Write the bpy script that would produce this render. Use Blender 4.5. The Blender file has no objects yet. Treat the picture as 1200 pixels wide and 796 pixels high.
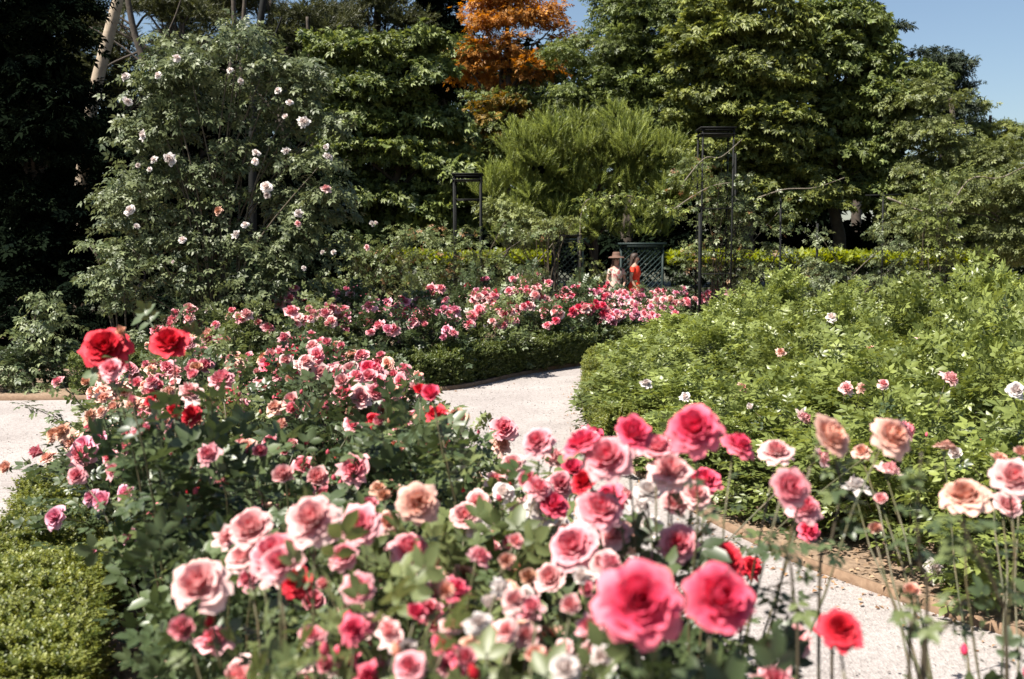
import bpy, bmesh, math, random
import numpy as np
from math import radians as R, sin, cos, pi
from mathutils import Vector, Matrix

random.seed(7)
rng = np.random.default_rng(7)
S = bpy.context.scene
COL = S.collection

# ------------------------------------------------------------------ camera
F = 1166.7                      # focal length in pixels of the 1200 px wide photograph
CAMZ = 1.70
TILT = math.atan(108 / F)
cd = bpy.data.cameras.new('camera')
cam = bpy.data.objects.new('camera', cd)
COL.objects.link(cam)
cam.location = (0, 0, CAMZ)
cam.rotation_euler = (R(90) - TILT, 0, 0)
cd.lens = 35; cd.sensor_width = 36
cd.clip_start = 0.05; cd.clip_end = 2000
cd.dof.use_dof = True
cd.dof.focus_distance = 9.0
cd.dof.aperture_fstop = 3.5
S.camera = cam

# ------------------------------------------------------------------ light
SUN_EL = R(57)
SUN_DIR = Vector((-0.80, -0.50, 0)).normalized()       # horizontal direction towards the sun
w = bpy.data.worlds.new('World'); S.world = w; w.use_nodes = True
nt = w.node_tree
bg = nt.nodes['Background']
sky = nt.nodes.new('ShaderNodeTexSky')
sky.sky_type = 'NISHITA'; sky.sun_disc = False
sky.sun_elevation = SUN_EL
sky.sun_rotation = math.atan2(SUN_DIR.x, SUN_DIR.y)
sky.air_density = 1.1; sky.dust_density = 1.5; sky.ozone_density = 1.5
sky.altitude = 300
nt.links.new(sky.outputs[0], bg.inputs[0])
bg.inputs[1].default_value = 0.050
sd = bpy.data.lights.new('sun', 'SUN'); sd.energy = 5.0; sd.angle = R(0.53); sd.color = (1.0, 0.94, 0.85)
sun = bpy.data.objects.new('sun', sd); COL.objects.link(sun)
tosun = Vector((SUN_DIR.x * cos(SUN_EL), SUN_DIR.y * cos(SUN_EL), sin(SUN_EL)))
sun.rotation_euler = tosun.to_track_quat('Z', 'Y').to_euler()
sun.location = (-20, -10, 30)
S.view_settings.view_transform = 'Standard'
S.view_settings.look = 'None'
S.view_settings.exposure = 1.46
S.view_settings.gamma = 1
S.render.engine = 'CYCLES'
S.cycles.max_bounces = 6
S.cycles.transparent_max_bounces = 4

# ------------------------------------------------------------------ points
def P(px, py, d):
    """world point seen at photo pixel (px,py) at distance d along +Y"""
    a = (px - 600) / F; b = (398 - py) / F
    dx, dy, dz = a, cos(TILT) + b * sin(TILT), -sin(TILT) + b * cos(TILT)
    s = d / dy
    return Vector((dx * s, d, CAMZ + dz * s))
def G(px, py, z=0.0):
    a = (px - 600) / F; b = (398 - py) / F
    dx, dy, dz = a, cos(TILT) + b * sin(TILT), -sin(TILT) + b * cos(TILT)
    s = (z - CAMZ) / dz
    return Vector((dx * s, dy * s, z))

# ------------------------------------------------------------------ objects
def tag(o, label=None, cat=None, group=None, kind=None):
    if label: o['label'] = label
    if cat: o['category'] = cat
    if group: o['group'] = group
    if kind: o['kind'] = kind
    return o
def empty(name, loc, label, cat, group=None):
    o = bpy.data.objects.new(name, None); COL.objects.link(o); o.location = loc
    o.empty_display_size = 0.2
    return tag(o, label, cat, group)
def mobj(name, me, parent=None, loc=None, kind=None):
    o = bpy.data.objects.new(name, me); COL.objects.link(o)
    if parent is not None: o.parent = parent
    if loc is not None: o.location = loc
    if kind: o['kind'] = kind
    return o

# ------------------------------------------------------------------ mesh from arrays
def mesh_np(name, V, T, mat, tone=None, smooth=False, mats=None, midx=None):
    V = np.asarray(V, dtype=np.float32).reshape(-1, 3); T = np.asarray(T, dtype=np.int32).reshape(-1, 3)
    me = bpy.data.meshes.new(name)
    me.vertices.add(len(V)); me.vertices.foreach_set('co', V.ravel())
    me.loops.add(T.size); me.loops.foreach_set('vertex_index', T.ravel())
    me.polygons.add(len(T))
    me.polygons.foreach_set('loop_start', np.arange(0, T.size, 3, dtype=np.int32))
    if smooth: me.polygons.foreach_set('use_smooth', np.ones(len(T), dtype=bool))
    if tone is not None:
        a = me.attributes.new('tone', 'FLOAT', 'POINT')
        a.data.foreach_set('value', np.asarray(tone, dtype=np.float32).ravel())
    for m in (mats or [mat]): me.materials.append(m)
    if midx is not None: me.polygons.foreach_set('material_index', np.asarray(midx, dtype=np.int32))
    me.update(calc_edges=True)
    return me

def norm(a):
    return a / np.maximum(np.linalg.norm(a, axis=1, keepdims=True), 1e-9)

def scatter(tv, tt, pos, ydir, nrm, size, rnd=None, ttone=None):
    """copies template (x across, y along, z normal) at pos"""
    pos = np.asarray(pos, float); n = len(pos)
    y = norm(np.asarray(ydir, float)); z = np.asarray(nrm, float)
    z = norm(z - (z * y).sum(1, keepdims=True) * y)
    x = np.cross(y, z)
    size = np.broadcast_to(np.asarray(size, float), (n,))
    M = np.stack([x, y, z], axis=1) * size[:, None, None]
    V = pos[:, None, :] + np.einsum('kj,njc->nkc', tv, M)
    k = len(tv)
    T = (np.arange(n)[:, None, None] * k + tt[None]).reshape(-1, 3)
    if rnd is None: rnd = rng.random(n)
    tone = np.repeat(rnd, k)
    return V.reshape(-1, 3), T, tone

class Acc:
    def __init__(s): s.v = []; s.t = []; s.o = []; s.m = []; s.n = 0
    def add(s, V, T, tone=None, m=0):
        V = np.asarray(V, float).reshape(-1, 3); T = np.asarray(T, int).reshape(-1, 3)
        s.v.append(V); s.t.append(T + s.n); s.n += len(V)
        s.o.append(np.full(len(V), 0.5) if tone is None else np.asarray(tone, float)); s.m.append(np.full(len(T), m))
        return s
    def mesh(s, name, mat, smooth=False, mats=None):
        return mesh_np(name, np.concatenate(s.v), np.concatenate(s.t), mat, np.concatenate(s.o), smooth, mats,
                       np.concatenate(s.m) if mats else None)

def tube(acc, pts, radii, sides=6, tone=0.5, cap=True, m=0):
    pts = np.asarray([tuple(p) for p in pts], float); n = len(pts)
    radii = np.broadcast_to(np.asarray(radii, float), (n,))
    tan = norm(np.gradient(pts, axis=0))
    ref = np.array([0.13, 0.31, 1.0]) if abs(tan[0][2]) < 0.9 else np.array([1.0, 0.2, 0.1])
    a = norm(np.cross(tan, ref)); b = np.cross(tan, a)
    th = np.arange(sides) / sides * 2 * pi
    V = pts[:, None] + radii[:, None, None] * (a[:, None] * np.cos(th)[None, :, None] + b[:, None] * np.sin(th)[None, :, None])
    V = V.reshape(-1, 3); T = []
    for i in range(n - 1):
        for j in range(sides):
            k = (j + 1) % sides; p, q, r_, s_ = i*sides+j, i*sides+k, (i+1)*sides+k, (i+1)*sides+j
            T += [(p, q, r_), (p, r_, s_)]
    if cap:
        for i0 in (0, (n - 1) * sides):
            for j in range(1, sides - 1):
                T.append((i0, i0 + j, i0 + j + 1) if i0 else (i0, i0 + j + 1, i0 + j))
    acc.add(V, T, np.full(len(V), tone), m)

def box(acc, c, s, rot=None, m=0, tone=0.5):
    c = np.array(tuple(c), float); s = np.array(s, float) / 2
    q = np.array([(-1,-1,-1),(1,-1,-1),(1,1,-1),(-1,1,-1),(-1,-1,1),(1,-1,1),(1,1,1),(-1,1,1)], float) * s
    if rot is not None: q = q @ np.array(rot.to_3x3()).T
    T = [(0,2,1),(0,3,2),(4,5,6),(4,6,7),(0,1,5),(0,5,4),(1,2,6),(1,6,5),(2,3,7),(2,7,6),(3,0,4),(3,4,7)]
    acc.add(q + c, T, np.full(8, tone), m)

def bar(acc, a, b, w_, sides=4, m=0):
    tube(acc, [a, b], w_ / 2 * (1.414 if sides == 4 else 1), sides, m=m)

def arc(a, b, sag=0.0, n=6, jit=0.0):
    a = Vector(a); b = Vector(b); out = []
    for i in range(n + 1):
        t = i / n
        p = a.lerp(b, t); p.z += sag * 4 * t * (1 - t)
        if 0 < i < n and jit: p += Vector([random.uniform(-jit, jit) for _ in range(3)])
        out.append(p)
    return out

# ------------------------------------------------------------------ materials
def newmat(name):
    m = bpy.data.materials.new(name); m.use_nodes = True
    n = m.node_tree.nodes; l = m.node_tree.links
    return m, n, l, n['Principled BSDF'], n['Material Output']

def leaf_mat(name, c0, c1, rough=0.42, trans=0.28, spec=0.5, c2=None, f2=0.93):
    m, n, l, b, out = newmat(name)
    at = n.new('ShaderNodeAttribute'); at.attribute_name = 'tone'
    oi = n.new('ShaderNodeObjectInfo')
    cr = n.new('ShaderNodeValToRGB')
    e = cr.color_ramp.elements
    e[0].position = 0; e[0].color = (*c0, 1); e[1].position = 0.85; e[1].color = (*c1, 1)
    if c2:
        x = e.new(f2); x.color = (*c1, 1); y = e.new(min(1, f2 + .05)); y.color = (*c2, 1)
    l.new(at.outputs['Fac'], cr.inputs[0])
    hv = n.new('ShaderNodeHueSaturation')
    mr = n.new('ShaderNodeMapRange'); mr.inputs[3].default_value = 0.82; mr.inputs[4].default_value = 1.2
    l.new(oi.outputs['Random'], mr.inputs[0]); l.new(mr.outputs[0], hv.inputs['Value'])
    tc = n.new('ShaderNodeTexCoord'); nz = n.new('ShaderNodeTexNoise'); nz.inputs['Scale'].default_value = 22
    l.new(tc.outputs['Object'], nz.inputs[0])
    mx = n.new('ShaderNodeMixRGB'); mx.blend_type = 'MULTIPLY'; mx.inputs[0].default_value = 0.35
    l.new(cr.outputs[0], mx.inputs[1]); l.new(nz.outputs[0], mx.inputs[2])
    l.new(mx.outputs[0], hv.inputs['Color'])
    l.new(hv.outputs[0], b.inputs['Base Color'])
    b.inputs['Roughness'].default_value = rough
    b.inputs['Specular IOR Level'].default_value = spec
    tr = n.new('ShaderNodeBsdfTranslucent')
    h2 = n.new('ShaderNodeHueSaturation'); h2.inputs['Hue'].default_value = 0.485; h2.inputs['Saturation'].default_value = 1.15
    h2.inputs['Value'].default_value = 1.5
    l.new(hv.outputs[0], h2.inputs['Color']); l.new(h2.outputs[0], tr.inputs[0])
    ms = n.new('ShaderNodeMixShader'); ms.inputs[0].default_value = trans
    l.new(b.outputs[0], ms.inputs[1]); l.new(tr.outputs[0], ms.inputs[2]); l.new(ms.outputs[0], out.inputs[0])
    return m

def petal_mat(name, inner, outer, mid=None, trans=0.3, rough=0.62):
    m, n, l, b, out = newmat(name)
    at = n.new('ShaderNodeAttribute'); at.attribute_name = 'tone'
    cr = n.new('ShaderNodeValToRGB'); e = cr.color_ramp.elements
    e[0].position = 0.05; e[0].color = (*inner, 1); e[1].position = 0.95; e[1].color = (*outer, 1)
    if mid: x = e.new(0.55); x.color = (*mid, 1)
    l.new(at.outputs['Fac'], cr.inputs[0])
    oi = n.new('ShaderNodeObjectInfo'); hv = n.new('ShaderNodeHueSaturation')
    mr = n.new('ShaderNodeMapRange'); mr.inputs[3].default_value = 0.8; mr.inputs[4].default_value = 1.1
    l.new(oi.outputs['Random'], mr.inputs[0]); l.new(mr.outputs[0], hv.inputs['Value'])
    tc = n.new('ShaderNodeTexCoord'); nz = n.new('ShaderNodeTexNoise'); nz.inputs['Scale'].default_value = 9; nz.inputs['Detail'].default_value = 8; nz.inputs['Roughness'].default_value = .7
    l.new(tc.outputs['Object'], nz.inputs[0])
    mx = n.new('ShaderNodeMixRGB'); mx.blend_type = 'MULTIPLY'; mx.inputs[0].default_value = 0.4
    l.new(cr.outputs[0], mx.inputs[1]); l.new(nz.outputs[0], mx.inputs[2]); l.new(mx.outputs[0], hv.inputs['Color'])
    l.new(hv.outputs[0], b.inputs['Base Color'])
    b.inputs['Roughness'].default_value = rough; b.inputs['Specular IOR Level'].default_value = 0.25
    tr = n.new('ShaderNodeBsdfTranslucent'); l.new(hv.outputs[0], tr.inputs[0])
    ms = n.new('ShaderNodeMixShader'); ms.inputs[0].default_value = trans
    l.new(b.outputs[0], ms.inputs[1]); l.new(tr.outputs[0], ms.inputs[2]); l.new(ms.outputs[0], out.inputs[0])
    return m

def plain(name, c, rough=0.6, c2=None, scale=8, metal=0, bump=0.0, detail=6):
    m, n, l, b, out = newmat(name)
    b.inputs['Roughness'].default_value = rough; b.inputs['Metallic'].default_value = metal
    tc = n.new('ShaderNodeTexCoord'); nz = n.new('ShaderNodeTexNoise')
    nz.inputs['Scale'].default_value = scale; nz.inputs['Detail'].default_value = detail; nz.inputs['Roughness'].default_value = 0.65
    l.new(tc.outputs['Object'], nz.inputs[0])
    cr = n.new('ShaderNodeValToRGB'); e = cr.color_ramp.elements
    e[0].position = 0.32; e[0].color = (*c, 1); e[1].position = 0.68; e[1].color = (*(c2 or c), 1)
    l.new(nz.outputs[0], cr.inputs[0]); l.new(cr.outputs[0], b.inputs['Base Color'])
    if bump:
        bp = n.new('ShaderNodeBump'); bp.inputs['Strength'].default_value = bump; bp.inputs['Distance'].default_value = 0.02
        l.new(nz.outputs[0], bp.inputs['Height']); l.new(bp.outputs[0], b.inputs['Normal'])
    return m

M = {}
M['rose_leaf'] = leaf_mat('rose_leaf', (.026, .045, .018), (.085, .115, .045), 0.42, 0.2, 0.5, (.18, .14, .06))
M['rose_leaf_light'] = leaf_mat('rose_leaf_light', (.055, .085, .028), (.17, .20, .075), 0.45, 0.3, 0.45, (.26, .15, .07))
M['shrub_leaf'] = leaf_mat('shrub_leaf', (.035, .058, .015), (.25, .295, .078), 0.4, 0.3, 0.45, (.26, .27, .12))
M['climber_leaf'] = leaf_mat('climber_leaf', (.045, .07, .028), (.20, .235, .105), 0.5, 0.24, 0.4)
M['box_leaf'] = leaf_mat('box_leaf', (.045, .07, .018), (.15, .18, .045), 0.42, 0.28, 0.4)
M['box_leaf_bright'] = leaf_mat('box_leaf_bright', (.07, .10, .02), (.24, .26, .055), 0.45, 0.3, 0.4)
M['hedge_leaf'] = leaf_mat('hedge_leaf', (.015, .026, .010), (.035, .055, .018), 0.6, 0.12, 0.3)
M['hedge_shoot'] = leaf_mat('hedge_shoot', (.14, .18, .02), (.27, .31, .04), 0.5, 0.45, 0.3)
M['tree_mid'] = leaf_mat('tree_mid', (.04, .066, .018), (.215, .26, .072), 0.5, 0.28, 0.4)
M['tree_light'] = leaf_mat('tree_light', (.06, .08, .022), (.22, .25, .08), 0.5, 0.3, 0.4)
M['tree_olive'] = leaf_mat('tree_olive', (.05, .07, .017), (.24, .268, .068), 0.5, 0.28, 0.4)
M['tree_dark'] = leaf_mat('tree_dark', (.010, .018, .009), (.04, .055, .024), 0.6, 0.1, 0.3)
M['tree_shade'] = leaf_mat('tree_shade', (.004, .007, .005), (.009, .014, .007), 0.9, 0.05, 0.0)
M['tree_orange'] = leaf_mat('tree_orange', (.26, .11, .022), (.54, .27, .06), 0.55, 0.35, 0.3)
M['tree_rust'] = leaf_mat('tree_rust', (.13, .09, .018), (.36, .23, .045), 0.5, 0.3, 0.4)
M['pine_needle'] = leaf_mat('pine_needle', (.07, .10, .02), (.27, .315, .07), 0.5, 0.28, 0.4)
M['pine_dark'] = leaf_mat('pine_dark', (.02, .027, .010), (.10, .108, .028), 0.5, 0.15, 0.4)
M['grass'] = leaf_mat('grass', (.05, .08, .015), (.12, .15, .03), 0.5, 0.25)
M['cane'] = plain('cane', (.045, .06, .02), 0.5, (.10, .07, .035), 14)
M['cane_dark'] = plain('cane_dark', (.035, .03, .015), 0.6, (.07, .05, .03), 18)
M['sepal'] = plain('sepal', (.07, .11, .03), 0.5, (.10, .14, .04), 30)
M['bark_pale'] = plain('bark_pale', (.36, .29, .21), 0.85, (.22, .17, .12), 5, bump=.8)
M['bark'] = plain('bark', (.028, .021, .015), 0.9, (.06, .045, .032), 6, bump=.8)
M['bark_branch'] = plain('bark_branch', (.10, .085, .065), 0.85, (.18, .15, .11), 12, bump=.5)
M['iron'] = plain('iron', (.006, .007, .007), 0.7, (.012, .012, .011), 20)
M['lattice'] = plain('lattice', (.012, .022, .022), 0.55, (.02, .032, .03), 20)
M['timber'] = plain('timber', (.12, .07, .04), 0.85, (.2, .13, .08), 20, bump=.4)
M['chip'] = leaf_mat('chip', (.10, .06, .035), (.34, .235, .15), 0.85, 0.0, 0.2)
M['litter'] = leaf_mat('litter', (.16, .08, .04), (.36, .22, .12), 0.8, 0.1, 0.2)

# ground materials
for k_ in ('iron', 'lattice'): M[k_].node_tree.nodes['Principled BSDF'].inputs['Specular IOR Level'].default_value = 0.15
def ground_mats():
    m, n, l, b, out = newmat('gravel')
    tc = n.new('ShaderNodeTexCoord')
    n1 = n.new('ShaderNodeTexNoise'); n1.inputs['Scale'].default_value = 1.3; n1.inputs['Detail'].default_value = 8
    n2 = n.new('ShaderNodeTexVoronoi'); n2.inputs['Scale'].default_value = 95
    n3 = n.new('ShaderNodeTexNoise'); n3.inputs['Scale'].default_value = 30; n3.inputs['Detail'].default_value = 8
    for q in (n1, n2, n3): l.new(tc.outputs['Object'], q.inputs['Vector'])
    c1 = n.new('ShaderNodeValToRGB'); e = c1.color_ramp.elements
    e[0].position = .3; e[0].color = (.235, .21, .198, 1); e[1].position = .7; e[1].color = (.315, .286, .272, 1)
    l.new(n1.outputs[0], c1.inputs[0])
    c2 = n.new('ShaderNodeValToRGB'); e = c2.color_ramp.elements
    e[0].position = .30; e[0].color = (.55, .52, .5, 1); e[1].position = .55; e[1].color = (1, 1, 1, 1)
    l.new(n3.outputs[0], c2.inputs[0])
    mx = n.new('ShaderNodeMixRGB'); mx.blend_type = 'MULTIPLY'; mx.inputs[0].default_value = .5
    l.new(c1.outputs[0], mx.inputs[1]); l.new(c2.outputs[0], mx.inputs[2])
    m2 = n.new('ShaderNodeMixRGB'); m2.blend_type = 'OVERLAY'; m2.inputs[0].default_value = .22
    l.new(mx.outputs[0], m2.inputs[1]); l.new(n2.outputs['Color'], m2.inputs[2])
    bw = n.new('ShaderNodeRGBToBW'); l.new(n2.outputs['Color'], bw.inputs[0])
    l.new(bw.outputs[0], m2.inputs[2])
    l.new(m2.outputs[0], b.inputs['Base Color']); b.inputs['Roughness'].default_value = .95
    bp = n.new('ShaderNodeBump'); bp.inputs['Strength'].default_value = .7; bp.inputs['Distance'].default_value = .008
    l.new(n2.outputs['Distance'], bp.inputs['Height']); l.new(bp.outputs[0], b.inputs['Normal'])
    M['gravel'] = m
    M['soil'] = plain('soil', (.13, .085, .055), .95, (.27, .19, .125), 26, bump=1.0, detail=10)
    m, n, l, b, out = newmat('ground_grass')
    tc = n.new('ShaderNodeTexCoord'); n1 = n.new('ShaderNodeTexNoise'); n1.inputs['Scale'].default_value = .7; n1.inputs['Detail'].default_value = 12
    l.new(tc.outputs['Object'], n1.inputs[0]); c1 = n.new('ShaderNodeValToRGB'); e = c1.color_ramp.elements
    e[0].position = .35; e[0].color = (.018, .026, .009, 1); e[1].position = .65; e[1].color = (.05, .045, .025, 1)
    l.new(n1.outputs[0], c1.inputs[0]); l.new(c1.outputs[0], b.inputs['Base Color']); b.inputs['Roughness'].default_value = .95
    M['ground'] = m
ground_mats()

# petals: inner colour -> outer colour
PET = {
 'red':    petal_mat('petal_red', (.50, .010, .022), (.78, .045, .075), (.70, .02, .04), .22),
 'hot':    petal_mat('petal_hot_pink', (.74, .03, .10), (.90, .22, .29), (.88, .08, .17), .25),
 'pink':   petal_mat('petal_pink', (.76, .09, .15), (.93, .52, .54), (.90, .28, .34), .32),
 'rosepink': petal_mat('petal_rose_pink', (.74, .14, .26), (.90, .52, .62), (.86, .30, .42), .3),
 'pale':   petal_mat('petal_pale_pink', (.82, .22, .24), (.93, .68, .64), (.90, .44, .44), .32),
 'peach':  petal_mat('petal_peach', (.74, .26, .15), (.90, .60, .50), (.86, .46, .36), .3),
 'spent':  petal_mat('petal_spent', (.46, .17, .08), (.78, .50, .38), (.70, .34, .22), .25),
 'white':  petal_mat('petal_white', (.84, .66, .60), (.88, .82, .78), (.88, .78, .74), .3),
}

# ------------------------------------------------------------------ leaf templates
def leaflet_hi():
    v = np.array([(0,0,0),(-.27,.3,.07),(.27,.3,.07),(0,.32,-.01),(-.25,.66,.04),(.25,.66,.04),(0,.68,-.04),(0,1,-.12)], float)
    t = np.array([(0,3,1),(0,2,3),(1,3,6),(1,6,4),(3,2,5),(3,5,6),(4,6,7),(6,5,7)])
    return v, t
def leaflet_lo(wd=.3, fold=.08, droop=.08):
    v = np.array([(0,0,0),(-wd,.45,fold),(wd,.45,fold),(0,1,-droop)], float)
    t = np.array([(0,3,1),(0,2,3)])
    return v, t
def leaflet_md(wd=.3, fold=.08, droop=.1):
    v = np.array([(0,0,0),(-wd,.45,fold),(wd,.45,fold),(0,.5,0),(0,1,-droop)], float)
    t = np.array([(0,3,1),(0,2,3),(1,3,4),(3,2,4)])
    return v, t
def compound(lf, arr, rach=True, wr=.014):
    """arr: (x,y,z, angle, size) leaflets round a rachis; whole leaf has length 1"""
    A = Acc()
    for x, y, z, a, s in arr:
        v, t = lf
        c, sn = cos(a), sin(a)
        rot = np.array([(c, -sn, 0), (sn, c, 0), (0, 0, 1)])
        q = (v * s) @ rot.T + np.array((x, y, z))
        A.add(q, t)
    if rach:
        y1 = max(a[1] for a in arr)
        A.add([(-wr,0,0),(wr,0,0),(0,y1,.0)], [(0,1,2)])
    return np.concatenate(A.v), np.concatenate(A.t)
ROSE5 = [(0,.55,0,0,.48),(-.01,.5,0,1.05,.42),(.01,.5,0,-1.05,.42),(-.01,.22,0,1.2,.34),(.01,.22,0,-1.2,.34)]
ROSE7 = [(0,.62,-.05,0,.4),(-.01,.58,-.03,.9,.38),(.01,.58,-.03,-.9,.38),(-.01,.36,0,1.05,.34),(.01,.36,0,-1.05,.34),(-.01,.16,.0,1.15,.28),(.01,.16,0,-1.15,.28)]
T_ROSE_HI = compound(leaflet_hi(), ROSE5)
T_ROSE = compound(leaflet_md(.31), ROSE5)
T_SHRUB = compound(leaflet_md(.25, .06, .16), ROSE5)
T_CLIMB = compound(leaflet_md(.27, .06, .2), ROSE5)
T_PALM = compound(leaflet_lo(.22, .06, .3), [(0,.1,0,a,s) for a, s in ((0,.9),(.75,.8),(-.75,.8),(1.5,.6),(-1.5,.6))])
T_TWIG = compound(leaflet_lo(.24, .05, .2), [(0,.55,0,0,.45),(0,.42,.02,.8,.42),(0,.40,-.02,-.8,.42),(0,.15,.02,1.0,.38),(0,.12,-.02,-1.1,.38)])
def sprig(n, wd, ang, ln=.5):
    A = Acc(); v, t = leaflet_lo(wd, .04, .05)
    for i in range(n):
        a = i * 2.4; h = .1 + .75 * i / n
        y = np.array((sin(ang) * cos(a), cos(ang), sin(ang) * sin(a))); z = np.array((-cos(a) * cos(ang), sin(ang), -sin(a) * cos(ang)))
        x = np.cross(y, z); Mx = np.stack([x, y, z]) * ln * (1 - .35 * i / n)
        A.add(v @ Mx + np.array((0, h, 0)), t)
    return np.concatenate(A.v), np.concatenate(A.t)
T_SPRIG = sprig(9, .3, .75, .38)
T_SPRIG_S = sprig(6, .3, .7, .5)
def brush(n, ln=.35, ang=.55):
    A = Acc()
    for i in range(n):
        a = i * 2.4; h = .9 * i / n
        y = np.array((sin(ang) * cos(a), cos(ang), sin(ang) * sin(a))) * ln
        x = np.array((-sin(a), 0, cos(a))) * .028
        b = np.array((0, h, 0))
        A.add([b - x, b + x, b + y], [(0, 1, 2)])
    return np.concatenate(A.v), np.concatenate(A.t)
T_BRUSH = brush(22, .34, .6)
T_BLADE = (np.array([(-.04,0,0),(.04,0,0),(.0,1,.12)], float), np.array([(0,1,2)]))

def up_bias(n, up=1.0, spread=0.6):
    z = rng.normal(0, spread, (n, 3)); z[:, 2] += up
    return norm(z)

# ------------------------------------------------------------------ foliage volumes
def dome_points(n, r=.5, h=1.0, low=.12, rag=.18):
    """points in an irregular dome, denser towards the skin"""
    k = 9
    lob_a = rng.random(k) * 2 * pi; lob_h = rng.random(k); lob_s = rng.uniform(-rag, rag * 1.2, k)
    u = rng.random(n); a = rng.random(n) * 2 * pi
    z = low + (1 - low) * rng.random(n) ** .72
    prof = np.sqrt(np.clip(1 - ((z - .42) / .6) ** 2, 0.05, 1))
    rr = u ** .38
    bump = np.ones(n)
    for i in range(k):
        d = np.cos(a - lob_a[i]); bump += lob_s[i] * np.exp(-((z - lob_h[i]) / .22) ** 2) * np.clip(d, 0, 1) ** 3
    topb = 1 + .16 * np.sin(a * 2 + lob_a[0]) * rr + .1 * np.sin(a * 5 + lob_a[1])
    x = r * prof * rr * bump * np.cos(a); y = r * prof * rr * bump * np.sin(a)
    return np.stack([x, y, z * h * (1 + (topb - 1) * z)], 1), rr

def bush_mesh(name, tmpl, mat, n, size, r=.5, up=.9, spread=.55, droop=.1, low=.12, clump=0, shoots=10):
    if clump:
        c, _ = dome_points(clump, r, 1.0, low)
        ci = rng.integers(0, clump, n)
        pos = c[ci] + rng.normal(0, .055, (n, 3)) * np.array((1.2, 1.2, .8))
    else:
        pos, _ = dome_points(n, r, 1.0, low)
    out = pos - np.array((0, 0, .35)); out[:, 2] *= .6
    yd = norm(norm(out) + rng.normal(0, .45, (n, 3)) + np.array((0, 0, -droop)))
    nz = norm(up_bias(n, up, spread + .25) + .35 * norm(out))
    V, T, tone = scatter(*tmpl, pos, yd, nz, size * rng.uniform(.65, 1.2, n))
    tone = np.clip(tone * .62 + .34 * np.clip((V[:, 2] - .3) / .8, 0, 1), 0, .88)  # new growth lightens tops; tone also paints in highlights and a shaded interior
    A = Acc().add(V, T, tone)
    # upright leafy shoots breaking the outline
    for s in range(shoots):
        a = rng.random() * 2 * pi; rr = r * rng.random() ** .6 * .9
        b = np.array((rr * cos(a), rr * sin(a), .8 * math.sqrt(max(.1, 1 - (rr / r / 1.1) ** 2))))
        tip = b + np.array((rng.normal(0, .06) + .1 * cos(a), rng.normal(0, .06) + .1 * sin(a), rng.uniform(.04, .17)))
        m = 9; tt = np.linspace(.0, 1, m)[:, None]
        pp = b + (tip - b) * tt
        aa = rng.random(m) * 2 * pi
        yy = np.stack([np.cos(aa), np.sin(aa), np.full(m, .35)], 1)
        V, T, tone = scatter(*tmpl, pp, yy, up_bias(m, 1, .3), size * rng.uniform(.6, 1.0, m) * (1 - .35 * tt[:, 0]), np.clip(rng.random(m) * .4 + .45, 0, .88))
        A.add(V, T, tone)
    return A.mesh(name, mat)

def cane_set(acc, n, r, h, base_r=.08, rad=.005, sides=4):
    for i in range(n):
        a = random.random() * 2 * pi; rr = r * random.uniform(.3, .95)
        b = Vector((base_r * cos(a) * random.random(), base_r * sin(a) * random.random(), 0))
        e = Vector((rr * cos(a), rr * sin(a), h * random.uniform(.6, .98)))
        tube(acc, arc(b, e, .06, 5, .015), np.linspace(rad, rad * .45, 6), sides)

# bush variants
B = {'dark': [], 'light': [], 'shrub': [], 'mix': []}
for i in range(4):
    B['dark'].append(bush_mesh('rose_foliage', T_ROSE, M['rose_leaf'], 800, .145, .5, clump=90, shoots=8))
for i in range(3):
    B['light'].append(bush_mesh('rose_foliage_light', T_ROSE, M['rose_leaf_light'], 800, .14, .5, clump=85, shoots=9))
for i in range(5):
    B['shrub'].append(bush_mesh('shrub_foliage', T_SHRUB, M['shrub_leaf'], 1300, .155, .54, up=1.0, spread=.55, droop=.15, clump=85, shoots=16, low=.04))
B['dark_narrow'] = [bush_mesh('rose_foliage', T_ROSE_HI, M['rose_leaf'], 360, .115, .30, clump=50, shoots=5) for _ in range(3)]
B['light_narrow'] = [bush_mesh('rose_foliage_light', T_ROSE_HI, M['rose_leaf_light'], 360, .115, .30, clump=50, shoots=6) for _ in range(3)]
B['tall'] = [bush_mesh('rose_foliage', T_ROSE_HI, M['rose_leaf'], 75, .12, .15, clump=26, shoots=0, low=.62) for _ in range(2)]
CANES = []
for i in range(4):
    A = Acc(); cane_set(A, 16, .4, .9); CANES.append(A.mesh('canes', M['cane'], True))

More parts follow.
